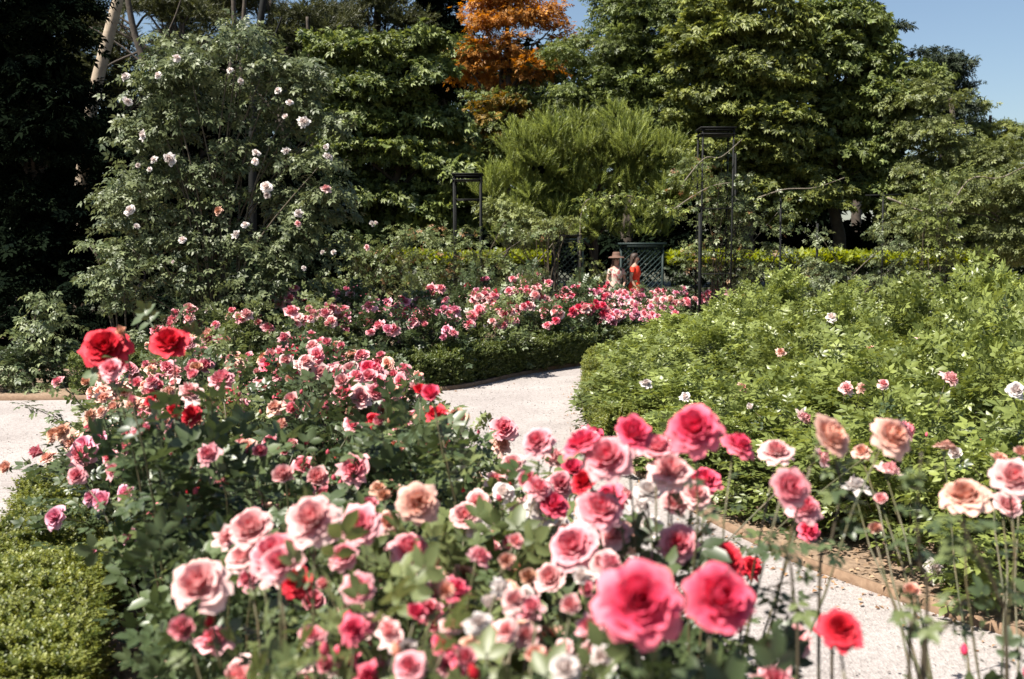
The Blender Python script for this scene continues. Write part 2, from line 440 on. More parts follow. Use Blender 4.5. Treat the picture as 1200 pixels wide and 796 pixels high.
# ------------------------------------------------------------------ roses
RINGS = [(3, .19, .95, 1.25), (5, .33, .95, .95), (7, .50, .90, .78), (7, .70, .76, .68), (8, .88, .60, .58), (8, 1.0, .38, .56)]
def petal_geo(k, seed, nu=5, nv=5, phi=0.0, ragged=0.0):
    rs = np.random.default_rng(seed * 31 + k)
    cnt, rad, hgt, A_ = RINGS[k]; o = k / 5
    rad *= rs.uniform(.92, 1.08); hgt *= rs.uniform(.92, 1.08)
    u = np.linspace(-1, 1, nu); v = np.linspace(0, 1, nv)
    U, Vv = np.meshgrid(u, v)
    Ve = Vv * (1 - .16 * np.abs(U) ** 3 + .03 * np.cos(U * 7 + rs.random() * 6))
    r_ = rad * (.10 + .9 * Ve ** (.5 + .35 * o)) * (1 + .06 * np.sin(U * 3 + rs.random() * 6))
    z = hgt * Ve ** (.75 + .45 * (1 - o)) - o * .34 * Ve ** 3.2
    z += .05 * o * np.sin(U * 4 + rs.random() * 6) * Ve + .09 * o * U ** 2 * Ve
    r_ += .10 * o * Ve ** 4 + rs.normal(0, .018, r_.shape) * Ve
    z += (.025 + .02 * o) * np.sin(U * 8 + rs.random() * 6) * Ve ** 2
    if ragged: z += rs.normal(0, ragged, z.shape) * Ve; r_ *= 1 + rs.normal(0, ragged, z.shape)
    al = A_ * np.sin(np.clip(Ve, 0, 1) * pi * .62 + .25) * U
    ph = phi + al
    X = r_ * np.cos(ph); Y = r_ * np.sin(ph)
    V = np.stack([X, Y, z - .25], -1).reshape(-1, 3) * .5
    T = []
    for i in range(nv - 1):
        for j in range(nu - 1):
            a = i * nu + j; T += [(a, a + 1, a + nu + 1), (a, a + nu + 1, a + nu)]
    tone = np.clip(.62 * o + .26 * Ve + .2 * (Ve > .93) + rs.uniform(-.08, .08), 0, 1).ravel()
    return V, np.array(T), tone
def calyx_geo():
    A = Acc()
    for i in range(5):
        a = i / 5 * 2 * pi
        c, s = cos(a), sin(a)
        q = np.array([(0.02,0,-.17),(.16,-.06,-.15),(.16,.06,-.15),(.40,0,-.22)])
        A.add(np.stack([q[:,0]*c - q[:,1]*s, q[:,0]*s + q[:,1]*c, q[:,2]], 1), [(0,1,2),(1,3,2)])
    tube(A, [(0,0,-.40),(0,0,-.30),(0,0,-.2),(0,0,-.12)], [.03,.07,.09,.05], 6)
    return A
def bloom_mesh(col, seed, half=False, ragged=0.0, nu=4, nv=4, sc=(1, 1, 1)):
    A = Acc(); rs = np.random.default_rng(seed)
    for k, (cnt, *_r) in enumerate(RINGS[:(4 if half else 6)]):
        off = rs.random() * 6
        for j in range(cnt):
            if ragged and k > 3 and rs.random() < .35: continue
            V, T, t = petal_geo(k, seed * 7 + j, nu, nv, off + j * 2 * pi / cnt, ragged)
            A.add(V * np.array(sc), T, t, 0)
    c = calyx_geo(); A.add(np.concatenate(c.v), np.concatenate(c.t), None, 1)
    return A.mesh('rose_bloom', None, True, [PET[col], M['sepal']])
BLOOM = {}
for c in PET:
    BLOOM[c] = [bloom_mesh(c, 3, ragged=.03), bloom_mesh(c, 5, ragged=.07), bloom_mesh(c, 9, half=True), bloom_mesh(c, 12, ragged=.12), bloom_mesh(c, 21, ragged=.05, sc=(1.1, .8, .75)), bloom_mesh(c, 25, half=True, sc=(.8, .85, 1.3)), bloom_mesh(c, 31, ragged=.16, sc=(.9, 1.1, 1.1))]
BUD = {}
for c in ('red', 'hot', 'pink', 'peach'):
    A = Acc(); tube(A, [(0,0,-.2),(0,0,0),(0,0,.25),(0,0,.5),(0,0,.6)], [.1,.22,.24,.12,.02], 7, .2, m=0)
    k = calyx_geo(); A.add(np.concatenate(k.v), np.concatenate(k.t), None, 1)
    BUD[c] = A.mesh('rose_bud', None, True, [PET[c], M['sepal']])
PETM = {}
def petal_mesh(col, k, s):
    key = (col, k, s)
    if key not in PETM:
        V, T, t = petal_geo(k, s, 7, 7)
        PETM[key] = mesh_np('petal', V, T, PET[col], t, True)
    return PETM[key]
CORE = {}
def core_mesh(col):
    if col not in CORE:
        A = Acc()
        for j in range(3):
            V, T, t = petal_geo(0, j, 5, 5, j * 2.1); A.add(V, T, t)
        V, T, t = petal_geo(0, 9, 5, 5, 1.0); A.add(V * np.array((.5, .5, .9)), T, t * 0)
        CORE[col] = A.mesh('rose_bloom', PET[col], True)
    return CORE[col]
CALYX = calyx_geo().mesh('calyx', M['sepal'], True)

def face_rot(dirv):
    q = Vector(dirv).normalized().to_track_quat('Z', 'Y').to_matrix().to_4x4()
    return q @ Matrix.Rotation(random.random() * 6.28, 4, 'Z')

def add_bloom(parent, wpos, dia, col, dirv, hero=False, var=None):
    """bloom at world wpos on plant `parent` (an empty, unrotated)"""
    loc = Vector(wpos) - parent.location
    mat = Matrix.Translation(loc) @ face_rot(dirv) @ Matrix.Scale(dia * .92, 4)
    if not hero:
        o = mobj('rose_bloom', BLOOM[col][random.randrange(7) if var is None else var], parent)
        o.matrix_local = mat
        return o
    o = mobj('rose_bloom', core_mesh(col), parent); o.matrix_local = mat
    last = random.choice((5, 6, 6)); o.scale.z *= random.uniform(.8, 1.15)
    for k in range(1, last):
        cnt = RINGS[k][0]; off = random.random() * 6
        for j in range(cnt):
            p = mobj('petal', petal_mesh(col, k, random.randrange(4)), o)
            p.rotation_euler = (random.uniform(-.11, .11), random.uniform(-.11, .11), off + j * 2 * pi / cnt)
    mobj('calyx', CALYX, o)
    return o

LEAF_HI = mesh_np('leaf', *T_ROSE_HI, M['rose_leaf'], np.full(len(T_ROSE_HI[0]), .35), True)
LEAF_HI2 = mesh_np('leaf', *T_ROSE_HI, M['rose_leaf_light'], np.full(len(T_ROSE_HI[0]), .5), True)
LEAF_HI3 = mesh_np('leaf', *T_ROSE_HI, M['rose_leaf'], np.full(len(T_ROSE_HI[0]), .8), True)
def add_leaf(parent, loc, ydir, nrm, size, me=None):
    y = Vector(ydir).normalized(); z = Vector(nrm); z = (z - z.dot(y) * y)
    if z.length < 1e-4: z = y.orthogonal()
    z.normalize(); x = y.cross(z)
    m = Matrix((x, y, z)).transposed().to_4x4() @ Matrix.Scale(size, 4)
    o = mobj('leaf', me or random.choice((LEAF_HI, LEAF_HI2, LEAF_HI3)), parent)
    o.matrix_local = Matrix.Translation(loc) @ m
    return o

# ------------------------------------------------------------------ ground, path, beds
def spline(pts, n=8, closed=True):
    out = []; m = len(pts)
    for i in range(m if closed else m - 1):
        g = lambda k: Vector(pts[k % m]) if closed else Vector(pts[max(0, min(m - 1, k))])
        p0, p1, p2, p3 = g(i - 1), g(i), g(i + 1), g(i + 2)
        for j in range(n):
            t = j / n
            out.append(.5 * ((2 * p1) + (p2 - p0) * t + (2 * p0 - 5 * p1 + 4 * p2 - p3) * t * t + (3 * p1 - p0 - 3 * p2 + p3) * t ** 3))
    if not closed: out.append(Vector(pts[-1]))
    return out
def slab(name, outline, z0, z1, mat):
    bm = bmesh.new()
    top = [bm.verts.new((p[0], p[1], z1)) for p in outline]
    f = bm.faces.new(top)
    if f.normal.z < 0: f.normal_flip()
    f.normal_update()
    if z0 is not None:
        bot = [bm.verts.new((p[0], p[1], z0)) for p in outline]
        k = len(top)
        for i in range(k): bm.faces.new((top[i], top[(i+1) % k], bot[(i+1) % k], bot[i]))
    bmesh.ops.triangulate(bm, faces=[f])
    bmesh.ops.recalc_face_normals(bm, faces=bm.faces)
    me = bpy.data.meshes.new(name); bm.to_mesh(me); bm.free(); me.materials.append(mat)
    return mobj(name, me, kind='structure')

slab('ground', [(-500, -300), (500, -300), (500, 900), (-500, 900)], None, 0.0, M['ground'])
slab('gravel_path', [(-14, -3), (16, -3), (18, 23.2), (-14, 23.2)], None, 0.004, M['gravel'])
NEAR = spline([(1.6,-1.5),(1.35,.5),(.95,2),(.5,3.5),(.12,5),(-.12,6.5),(-.55,8.6),(-1.3,9.6),(-2.5,9.9),(-3.3,9.6),(-3.65,8.8),(-3.45,7.7),(-3.1,6.4),(-2.72,5.2),(-2.3,4.0),(-1.9,3.0),(-1.6,1.5),(-1.2,-1.5)])
FAR = spline([(-13,10.6),(-9,10.8),(-5,11.0),(-3,11.2),(-1.5,11.4),(-.62,11.9),(0,12.95),(.6,13.8),(1.53,14.9),(3,16.4),(6,17.9),(12,19),(15,20.3),(13,21.6),(4,20.8),(0,20.3),(-6,20),(-13,19.5)])
RIGHT = spline([(2.3,4.05),(1.72,4.9),(1.43,5.5),(1.12,6.46),(.82,8),(.74,9.5),(.95,12),(1.35,13.6),(2.4,14.9),(5,16.1),(9,17.1),(14,17.6),(14.5,8),(12,2),(6,1.2),(3.6,2.4)])
for o, nm in ((NEAR, 'near'), (FAR, 'far'), (RIGHT, 'right')):
    slab('bed_soil', o, .004, .045, M['soil'])
def edging(outline, label, i0=0, i1=None):
    A = Acc(); pts = outline[i0:i1]
    V = []; T = []
    n = len(pts)
    for i, p in enumerate(pts):
        q = pts[min(i + 1, n - 1)] - pts[max(i - 1, 0)]; nn = Vector((q.y, -q.x)).normalized() * .007
        for s, z in ((-1, .0), (-1, .054), (1, .054), (1, .0)):
            V.append((p.x + nn.x * s, p.y + nn.y * s, z + random.uniform(-.003, .003)))
    for i in range(n - 1):
        for j in range(3):
            a = i * 4 + j; T += [(a, a + 1, a + 5), (a, a + 5, a + 4)]
    A.add(V, T)
    tag(mobj('bed_edging', A.mesh('bed_edging', M['timber'])), label, 'edging', 'edging strips of the beds')
edging(NEAR, 'thin brown edging strip round the near rose bed')
edging(RIGHT, 'thin brown edging strip along the right hand shrub bed beside the path', 0, 14 * 8)
edging(FAR, 'thin brown edging strip along the far rose bed behind the path', 8, 14 * 8)

def inside(p, poly):
    x, y = p[0], p[1]; c = False; n = len(poly); j = n - 1
    for i in range(n):
        xi, yi = poly[i][0], poly[i][1]; xj, yj = poly[j][0], poly[j][1]
        if (yi > y) != (yj > y) and x < (xj - xi) * (y - yi) / (yj - yi) + xi: c = not c
        j = i
    return c

# mulch chips and fallen petals
def chips(n, sampler, size, zb, mat, name, label):
    pos = np.array([sampler() for _ in range(n)]); pos = np.c_[pos, np.full(n, zb) + rng.random(n) * .012]
    yd = rng.normal(0, 1, (n, 3)); yd[:, 2] *= .25
    tv, tt = leaflet_md(.33, .12, .1)
    V, T, tone = scatter(tv, tt, pos, yd, up_bias(n, 1, .35), size * rng.uniform(.5, 1.4, n))
    tag(mobj(name, Acc().add(V, T, tone).mesh(name, mat)), label, 'ground litter', kind='stuff')
def samp(poly, x0, x1, y0, y1):
    def f():
        while True:
            p = (random.uniform(x0, x1), random.uniform(y0, y1))
            if inside(p, poly): return p
    return f
chips(5000, samp(NEAR, -3.6, -.3, 2.5, 7), .035, .047, M['chip'], 'mulch', 'bark mulch and dry leaves on the soil of the near rose bed')
chips(6000, samp(RIGHT, .7, 4.2, 3.2, 9.5), .035, .047, M['chip'], 'mulch', 'bark mulch and dry leaves on the soil of the right bed')
def pathlitter():
    while True:
        b = random.choice((RIGHT, RIGHT, NEAR, FAR)); p = random.choice(b)
        q = (p[0] + random.gauss(0, .14), p[1] + random.gauss(0, .14))
        if not any(inside(q, k) for k in (NEAR, RIGHT, FAR)): return q
chips(1300, pathlitter, .028, .007, M['litter'], 'fallen_litter', 'dry leaves and petals fallen on the pale gravel path')

def pathpt():
    while True:
        q = (random.uniform(-.8, 2.8), random.uniform(3.6, 13)) if random.random() < .75 else (random.uniform(-5, -2.4), random.uniform(5.5, 11))
        if not any(inside(q, k) for k in (NEAR, RIGHT, FAR)): return q
M['pebble'] = leaf_mat('pebble', (.13, .11, .10), (.34, .31, .28), .9, 0, .2)
chips(2600, pathpt, .016, .005, M['pebble'], 'loose_gravel', 'loose small stones lying on the pale gravel path')
# ------------------------------------------------------------------ rose bushes
PLANTS = {}
def rose_bush(x, y, h, wd, kind, label, group, blooms=(), bloom_r=None, name='rose_bush', cat='rose bush', nleaf=0):
    """blooms: list (world pos, dia, col, hero)"""
    root = empty(name, (x, y, .045), label, cat, group)
    k2 = kind if kind == 'shrub' or wd >= .72 else ('tall' if wd < .36 else kind + '_narrow')
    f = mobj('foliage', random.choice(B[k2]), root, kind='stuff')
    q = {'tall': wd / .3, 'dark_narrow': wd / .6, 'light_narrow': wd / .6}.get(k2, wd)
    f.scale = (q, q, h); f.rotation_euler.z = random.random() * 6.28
    c = mobj('canes', random.choice(CANES), root); c.scale = (wd, wd, h * .92); c.rotation_euler.z = random.random() * 6.28
    if blooms:
        A = Acc()
        for pos, dia, col, hero in blooms:
            loc = Vector(pos) - root.location
            out = Vector((loc.x * .7, loc.y * .5 - .75, .70))
            if dia / max(.3, pos[1]) * F > 85: out = Vector((-.15 if loc.x > 0 else -.1, -1, .75))
            d = out.normalized() + Vector((random.gauss(0, .22), random.gauss(0, .22), 0))
            add_bloom(root, pos, dia, col, d, hero)
            b = Vector((loc.x * .25, loc.y * .25, h * .35)); 
            tube(A, arc(b, loc - d.normalized() * dia * .3, .05, 5, .01), np.linspace(.0034, .0022, 6), 5)
        mobj('flower_stem', A.mesh('flower_stem', M['cane'], True), root)
        if y < 7:
            pp = []; npl = (3 if x > .5 else 9) if y < 3.2 else 5
            for pos, dia, col, hero in blooms:
                loc = Vector(pos) - root.location; b = Vector((loc.x * .25, loc.y * .25, h * .35))
                for _ in range(npl):
                    t_ = random.uniform(.35, .93); q_ = b.lerp(loc, t_); pp.append((q_.x + random.gauss(0, .012), q_.y + random.gauss(0, .012), q_.z + .05 * 4 * t_ * (1 - t_) - .02))
            pp = np.array(pp); n_ = len(pp); aa = rng.random(n_) * 6.28
            V, T, tone = scatter(*T_ROSE_HI, pp, np.stack([np.cos(aa), np.sin(aa), rng.normal(.05, .3, n_)], 1), up_bias(n_, 1, .5), rng.uniform(.06, .11, n_) * (.55 if y < 2.3 else 1), rng.random(n_) * .85)
            mobj('stem_leaves', Acc().add(V, T, tone).mesh('stem_leaves', M['rose_leaf_light' if 'light' in kind else 'rose_leaf']), root, kind='stuff')
        if y < 5.5 and wd > .36:
            for _ in range(4):
                a = random.random() * 6.28; rr = wd * .4 * random.random() ** .5; z_ = h * random.uniform(1.0, 1.13)
                bd = mobj('rose_bud', BUD[random.choice(('red', 'hot', 'pink', 'peach'))], root, (rr * cos(a), rr * sin(a), z_)); bd.scale = (.032,) * 3; bd.rotation_euler = (random.gauss(0, .3), random.gauss(0, .3), 0)
                A = Acc(); tube(A, arc((rr * cos(a) * .6, rr * sin(a) * .6, z_ - .25), (rr * cos(a), rr * sin(a), z_ - .008), .02, 4), .0016, 4); mobj('bud_stem', A.mesh('bud_stem', M['cane'], True), root)
    for i in range(nleaf):
        a = random.random() * 6.28; rr = wd * .5 * random.random() ** .5
        zz = h * (.5 + .5 * random.random()) * math.sqrt(max(.15, 1 - (rr / (wd * .62)) ** 2))
        yd = (cos(a), sin(a), random.uniform(-.3, .5))
        if wd < .36: zz = h * random.uniform(.62, .98)
        add_leaf(root, (rr * cos(a), rr * sin(a), zz + .03), yd, (random.gauss(0, .35), random.gauss(0, .35), 1), random.uniform(.065, .10) * (.68 if y < 1.7 else 1))
    return root

# near bed: (x, y, height, width, foliage, label, number of random blooms, colours)
NB = []
def nb(x, y, h, wd, kind, label, nbl, cols, nleaf=0): NB.append([x, y, h, wd, kind, label, nbl, cols, nleaf, []])
nb(-.10, 1.28, .97, .5, 'light', 'large-leaved rose bush at the bottom, left of the big hot pink pair', 5, ['pale', 'pink'], 80)
nb(.22, 1.18, .92, .5, 'dark', 'blurred rose bush carrying the two biggest hot pink blooms close to the camera', 0, ['hot'], 50)
nb(-.36, 1.62, 1.0, .52, 'light', 'near rose bush with pale pink blooms over bright green leaves at the bottom edge', 6, ['pale', 'pink'], 160)
nb(.34, 1.95, .90, .62, 'dark', 'near rose bush under the cluster of deep pink blooms in front of the path', 2, ['pale', 'white'], 150)
nb(-.22, 2.15, .92, .68, 'light', 'rose bush with faded cream blooms left of the pink rose with red heart', 7, ['peach', 'pale', 'spent'], 130)
nb(.62, 1.25, .74, .4, 'light', 'sparse rose bush with peach and blush blooms on long stems over the path', 0, ['peach'], 16)
nb(1.0, 1.85, .76, .4, 'dark', 'blurred tall thin rose bush at the right edge carrying peach blooms over the path', 0, ['peach', 'pale'], 14)
nb(-.68, 2.25, .84, .5, 'dark', 'rose bush with one flat peach bloom facing left above the mulch', 1, ['peach'], 120)
nb(-.72, 2.95, .92, .7, 'dark', 'rose bush behind the pale pink pair with small faded blooms', 5, ['pale', 'pink', 'spent'], 90)
nb(-.02, 2.85, .88, .7, 'light', 'rose bush full of cream and faded pink blooms beside the path, second row', 8, ['pale', 'peach', 'white', 'spent'], 80)
nb(-.99, 2.92, 1.12, .30, 'dark', 'tall dark-leaved rose bush with two big crimson blooms rising above the bed', 0, ['red'], 110)
nb(-1.12, 3.95, .66, .70, 'dark', 'low rose bush with sugar pink blooms beside the bare mulch patch', 2, ['rosepink'], 0)
nb(-1.85, 4.75, .62, .8, 'dark', 'rose bush with a double sugar pink bloom near the left hand box edging', 4, ['rosepink', 'spent'], 0)
nb(-.78, 3.5, .78, .7, 'dark', 'rose bush between the crimson bush and the pale pink pair with orange tinted buds', 6, ['spent', 'peach', 'pink'], 0)
nb(-.42, 3.75, .86, .78, 'dark', 'leafy rose bush with a single peach bloom in the middle of the near bed', 4, ['peach', 'spent'], 0)
nb(-.38, 4.7, .76, .72, 'light', 'rose bush at the path edge with withered orange blooms', 8, ['spent', 'peach'], 0)
nb(-.36, 3.15, 1.10, .34, 'dark', 'tall narrow rose bush with coral red blooms standing against the pale path', 1, ['red'], 100)
nb(-.85, 4.75, .9, .8, 'dark', 'rose bush with crowded salmon pink blooms left of the coral rose', 11, ['pink', 'pale', 'pink'], 0)
nb(-1.55, 5.4, .86, .82, 'light', 'rose bush with round pink blooms right behind the crimson bush', 8, ['pink', 'pale'], 0)
nb(-2.15, 5.6, .66, .9, 'dark', 'rose bush with two pink blooms beside the left arm of the path', 5, ['rosepink', 'peach', 'spent'], 0)
nb(-2.45, 6.5, .64, .95, 'light', 'loose rose bush with arching bare twig and peach blooms at the left path edge', 6, ['peach', 'spent'], 0)
nb(-.8, 5.8, .86, .84, 'dark', 'rose bush smothered in pale salmon blooms on the path side of the bed', 12, ['pale', 'pink', 'peach'], 0)
nb(-1.25, 6.4, .88, .86, 'dark', 'rose bush with the densest pink blooms in the middle of the near bed', 14, ['pink', 'pale', 'pink'], 0)
nb(-2.1, 6.8, .86, .86, 'dark', 'rose bush with scattered pink blooms between the two crimson flowers and the salmon mass', 8, ['pink', 'spent', 'pale'], 0)
nb(-2.85, 7.6, .66, .8, 'light', 'rose bush with beige and peach blooms left of the crimson flowers', 13, ['spent', 'peach', 'spent'], 0)
nb(-1.0, 7.1, .8, .84, 'dark', 'rose bush with coral blooms at the bend of the path', 10, ['pink', 'peach', 'hot'], 0)
nb(-1.6, 7.7, .88, .88, 'dark', 'rose bush with hot pink blooms towards the back of the near bed', 11, ['hot', 'pink', 'pale'], 0)
nb(-2.5, 8.1, .86, .88, 'light', 'rose bush with dusty beige blooms behind the right hand crimson flower', 13, ['spent', 'pale', 'peach'], 0)
nb(-3.0, 8.7, .7, .8, 'dark', 'small rose bush with peach blooms at the far left corner of the near bed', 8, ['peach', 'spent', 'pink'], 0)
nb(-1.35, 8.4, .82, .84, 'dark', 'rose bush with small coral blooms at the far tip of the near bed', 9, ['pink', 'peach'], 0)
nb(-1.9, 9.0, .86, .88, 'dark', 'rose bush with deep pink blooms in the last row of the near bed', 9, ['hot', 'pink', 'spent'], 0)
nb(-2.85, 9.2, .84, .86, 'light', 'rose bush with buff blooms in the last row beside the left path', 10, ['spent', 'peach', 'pale'], 0)

# blooms seen one by one: pixel x, y, diameter px, colour, real diameter
HB = [
 (750,706,108,'hot',.108),(842,703,96,'hot',.105),(672,640,62,'pink',.10),(742,508,56,'hot',.095),(683,521,56,'hot',.095),
 (630,518,40,'pink',.085),(815,503,66,'hot',.10),(865,522,44,'hot',.085),(686,565,42,'red',.08),(712,536,60,'pink',.1),
 (786,553,54,'pale',.095),(815,580,40,'pale',.08),(760,575,36,'white',.07),(770,525,50,'pink',.09),(703,597,60,'pink',.1),(795,637,52,'pink',.09),(728,630,46,'peach',.09),(850,657,48,'red',.085),
 (880,665,30,'red',.07),(612,600,34,'pale',.08),(790,590,40,'pale',.08),
 (972,512,62,'peach',.1),(1045,512,52,'peach',.095),(910,530,42,'pale',.085),(925,572,56,'pink',.09),(942,595,42,'pink',.08),(948,622,30,'hot',.07),
 (1130,582,58,'peach',.1),(1187,560,52,'pale',.09),(1180,592,40,'pale',.085),(1003,571,30,'white',.07),(985,737,54,'red',.07),(930,752,52,'pale',.09),(1068,694,32,'peach',.06),
 (1170,540,30,'peach',.07),(1010,530,26,'peach',.06),
 (295,620,62,'pale',.10),(322,650,66,'pink',.1),(236,677,56,'peach',.1),(366,610,66,'pale',.1),(422,615,54,'pink',.09),(481,645,52,'pink',.09),
 (347,682,42,'red',.075),(490,590,52,'peach',.09),(545,605,40,'pale',.085),(520,770,50,'pink',.08),(455,782,50,'pale',.08),(612,716,46,'pale',.08),
 (500,745,34,'pink',.07),(685,786,36,'white',.07),(575,640,34,'pale',.07),(560,590,36,'pale',.08),(590,577,30,'white',.07),(640,600,32,'pale',.07),
 (200,403,52,'red',.13),(124,408,58,'red',.145),(143,390,22,'spent',.055),(225,487,32,'red',.08),(176,471,15,'red',.04),(183,466,12,'red',.03),(203,481,18,'red',.045),
 (155,470,18,'pink',.04),(130,432,30,'pink',.07),(224,460,32,'pale',.1),(227,440,22,'pink',.07),
 (505,462,34,'hot',.08),(511,486,26,'red',.065),(492,457,22,'red',.06),(445,496,26,'pink',.07),(437,492,20,'red',.06),
 (260,445,34,'pink',.125),(65,606,30,'rosepink',.105),(122,588,38,'rosepink',.12),(148,579,26,'rosepink',.095),(107,583,24,'rosepink',.09),
 (110,645,26,'rosepink',.085),(112,655,18,'hot',.065),(155,630,34,'rosepink',.11),(140,632,20,'peach',.08),(182,598,20,'hot',.07),(205,598,14,'hot',.05),(215,598,16,'red',.055),(232,578,18,'red',.06),
 (405,550,28,'peach',.10),(260,563,34,'pale',.1),(312,588,20,'hot',.065),(330,600,24,'pink',.075),
 (118,513,26,'rosepink',.11),(150,512,22,'pink',.1),(105,504,20,'pink',.1),(145,500,18,'peach',.09),
 (8,548,24,'peach',.11),(55,537,26,'peach',.11),
]
for x0, x1, y0, y1, n, cols, s0, s1 in ((620,850,500,690,26,['pale','pink','pale','hot','white'],26,46),(440,640,570,790,34,['pale','white','peach','spent','pink'],18,34),(890,1200,500,630,7,['peach','pale','pink'],20,34),
        (260,450,585,690,12,['pale','pink','pink'],26,44),(270,480,430,560,34,['pink','pale','peach','pink'],22,34),(60,260,440,560,22,['spent','peach','pink'],16,26),(560,720,690,796,12,['pale','white','pink'],20,34),(330,560,690,796,20,['pink','pale','hot'],24,40)):
    for _ in range(n):
        px_, py_, sz = random.uniform(x0, x1), random.uniform(y0, y1), random.uniform(s0, s1)
        zt = random.uniform(.98, 1.14) if py_ > 560 or px_ > 600 else random.uniform(.80, .98)
        d_ = (CAMZ - zt) * F / (py_ - 290); dia_ = min(.10, max(.05, sz * d_ / F))
        HB.append((px_, py_, F * dia_ / d_, random.choice(cols), dia_))
for px, py, size, col, dia in HB:
    d = F * dia / size; d = min(d, 9)
    p = P(px, py, d)
    best = min(NB, key=lambda b: (b[0] - p.x) ** 2 + (b[1] - p.y) ** 2 + (.6 if b[2] + .5 < p.z else 0))
    best[9].append((p, dia, col, size >= 40))
hbpts = []
for b in NB:
    x, y, h, wd, kind, label, nbl, cols, nleaf, bl = b
    bl = list(bl)
    nbl = int(nbl * (2.4 if y > 4 else 1.6))
    if y > 5: h *= .88
    for i in range(nbl):
        # clusters of blooms near the top of the bush
        if i % 3 == 0 or not bl:
            a = random.random() * 6.28; rr = wd * .48 * random.random() ** .6
            cx, cy = x + rr * cos(a), y + rr * sin(a) - .08
            cz = h * math.sqrt(max(.4, 1 - (rr / (wd * .62)) ** 2)) + .09 + random.uniform(.0, .12)
        ss = .13
        q = Vector((cx + random.uniform(-ss, ss), cy + random.uniform(-ss, ss), cz + random.uniform(-.07, .05)))
        bl.append((q, random.uniform(.07, .11) * (1.32 if y > 4 else 1), random.choice([c_ for c_ in cols + ['pink'] if c_ != 'spent' or random.random() < .4]), False))
    rose_bush(x, y, h, wd, kind, label, 'rose bushes in the near bed', bl, nleaf=nleaf)

# ------------------------------------------------------------------ far bed roses
def far_front(x):
    pts = [p for p in FAR if p.y < 19.2]
    best = min(pts, key=lambda p: abs(p.x - x) + (0 if p.y < 19 else 9)); return best.y
fb_i = 0
ordw = ['first', 'second', 'third', 'fourth', 'fifth', 'sixth', 'seventh', 'eighth', 'ninth', 'tenth', 'eleventh', 'twelfth']
rows = [('front', .75, [-3.9, -3.15, -2.35, -1.6, -.9, -.25, .35, .95, 1.6, 2.3], .84),
        ('middle', 1.75, [-3.6, -2.8, -2.0, -1.2, -.4, .4, 1.2, 2.0, 2.8], .98),
        ('back', 3.0, [-3.4, -2.4, -1.4, -.5, .4, 1.3, 2.3, 3.2, 4.2], 1.06)]
for rn, dy, xs, hh in rows:
    for i, x in enumerate(xs):
        y = far_front(x) + dy + random.uniform(-.12, .12); x += random.uniform(-.1, .1)
        h = hh * random.uniform(.9, 1.08); wd = random.uniform(.85, 1.0)
        colset = random.choice([['rosepink', 'pink'], ['pink', 'pale', 'hot'], ['rosepink', 'hot', 'pink'], ['pale', 'pink']])
        cn = {'rosepink': 'sugar pink', 'pink': 'salmon pink', 'pale': 'pale pink'}[colset[0]]
        if x > 1.3: h *= .72
        if x > 1.5: colset = ['pale', 'pink', 'rosepink']; cn = 'pale pink'
        if x < -2.9: colset = ['peach', 'pink', 'pale', 'pink']; cn = 'faded peach'
        bl = []
        for c in range(9 if rn != 'front' else 6):
            a = random.random() * 6.28; rr = wd * .45 * random.random() ** .5
            cp = Vector((x + rr * cos(a), y + rr * sin(a) - .1, h * math.sqrt(max(.4, 1 - (rr / (wd * .62)) ** 2)) + .10)); cc = random.choice(colset)
            for k in range(random.randint(2, 5)):
                bl.append((cp + Vector((random.gauss(0, .09), random.gauss(0, .07), random.gauss(0, .045))), random.uniform(.12, .18), cc if random.random() < .7 else random.choice(colset), False))
        rose_bush(x, y, h, wd, 'dark' if random.random() < .6 else 'light', f'rose bush with {cn} blooms, {ordw[i]} from left, {rn} row, far bed', 'rose bushes in the far bed', bl)

# ------------------------------------------------------------------ right bed shrubs
RB = []
for yy in np.arange(4.5, 9.2, .68):
    e_ = min((p for p in RIGHT if p.x < 4), key=lambda p: abs(p.y - yy)); RB.append((e_.x + .42 + .18 * (yy < 6.5) + random.uniform(-.03, .05), yy + .12))
tries = 0
while len(RB) < 70 and tries < 6000:
    tries += 1
    y = random.uniform(4.3, 16.6); x = random.uniform(.9, .56 * y + .6)
    if not inside((x, y), RIGHT): continue
    dd = min(math.hypot(p.x - x, p.y - y) for p in RIGHT)
    if dd < .47: continue
    if any(math.hypot(x - a, y - b) < .80 for a, b in RB): continue
    RB.append((x, y))
RBL = [(1019,421,18,'white'),(1113,444,22,'pale'),(992,455,16,'pale'),(1190,458,26,'white'),(880,478,14,'white'),(942,491,20,'pale'),(1120,532,24,'white'),(870,455,14,'peach'),
       (976,374,14,'white'),(1080,400,14,'pale'),(803,465,12,'white'),(975,372,14,'white'),(757,449,12,'white'),(915,413,12,'peach'),(1035,450,14,'pale'),(1096,668,24,'white'),(1010,455,12,'peach'),(1019,408,10,'peach'),(966,358,10,'pale'),(1180,365,14,'peach')]
rb_bl = {}
for px, py, size, col in RBL:
    best = None
    for i, (x, y) in enumerate(RB):
        for t in np.linspace(-.5, .5, 9):
            p = P(px, py, y + t - .1)
            dr = math.hypot(p.x - x, p.y - y)
            top = 1.0 * math.sqrt(max(.1, 1 - (dr / .68) ** 2))
            sc = abs(p.z - top - .04) + (5 if dr > .55 else 0)
            if best is None or sc < best[0]: best = (sc, i, p)
    rb_bl.setdefault(best[1], []).append((best[2], size * best[2].y / F * 1.1, col, False))
edge_i = 0; RB_ = RB
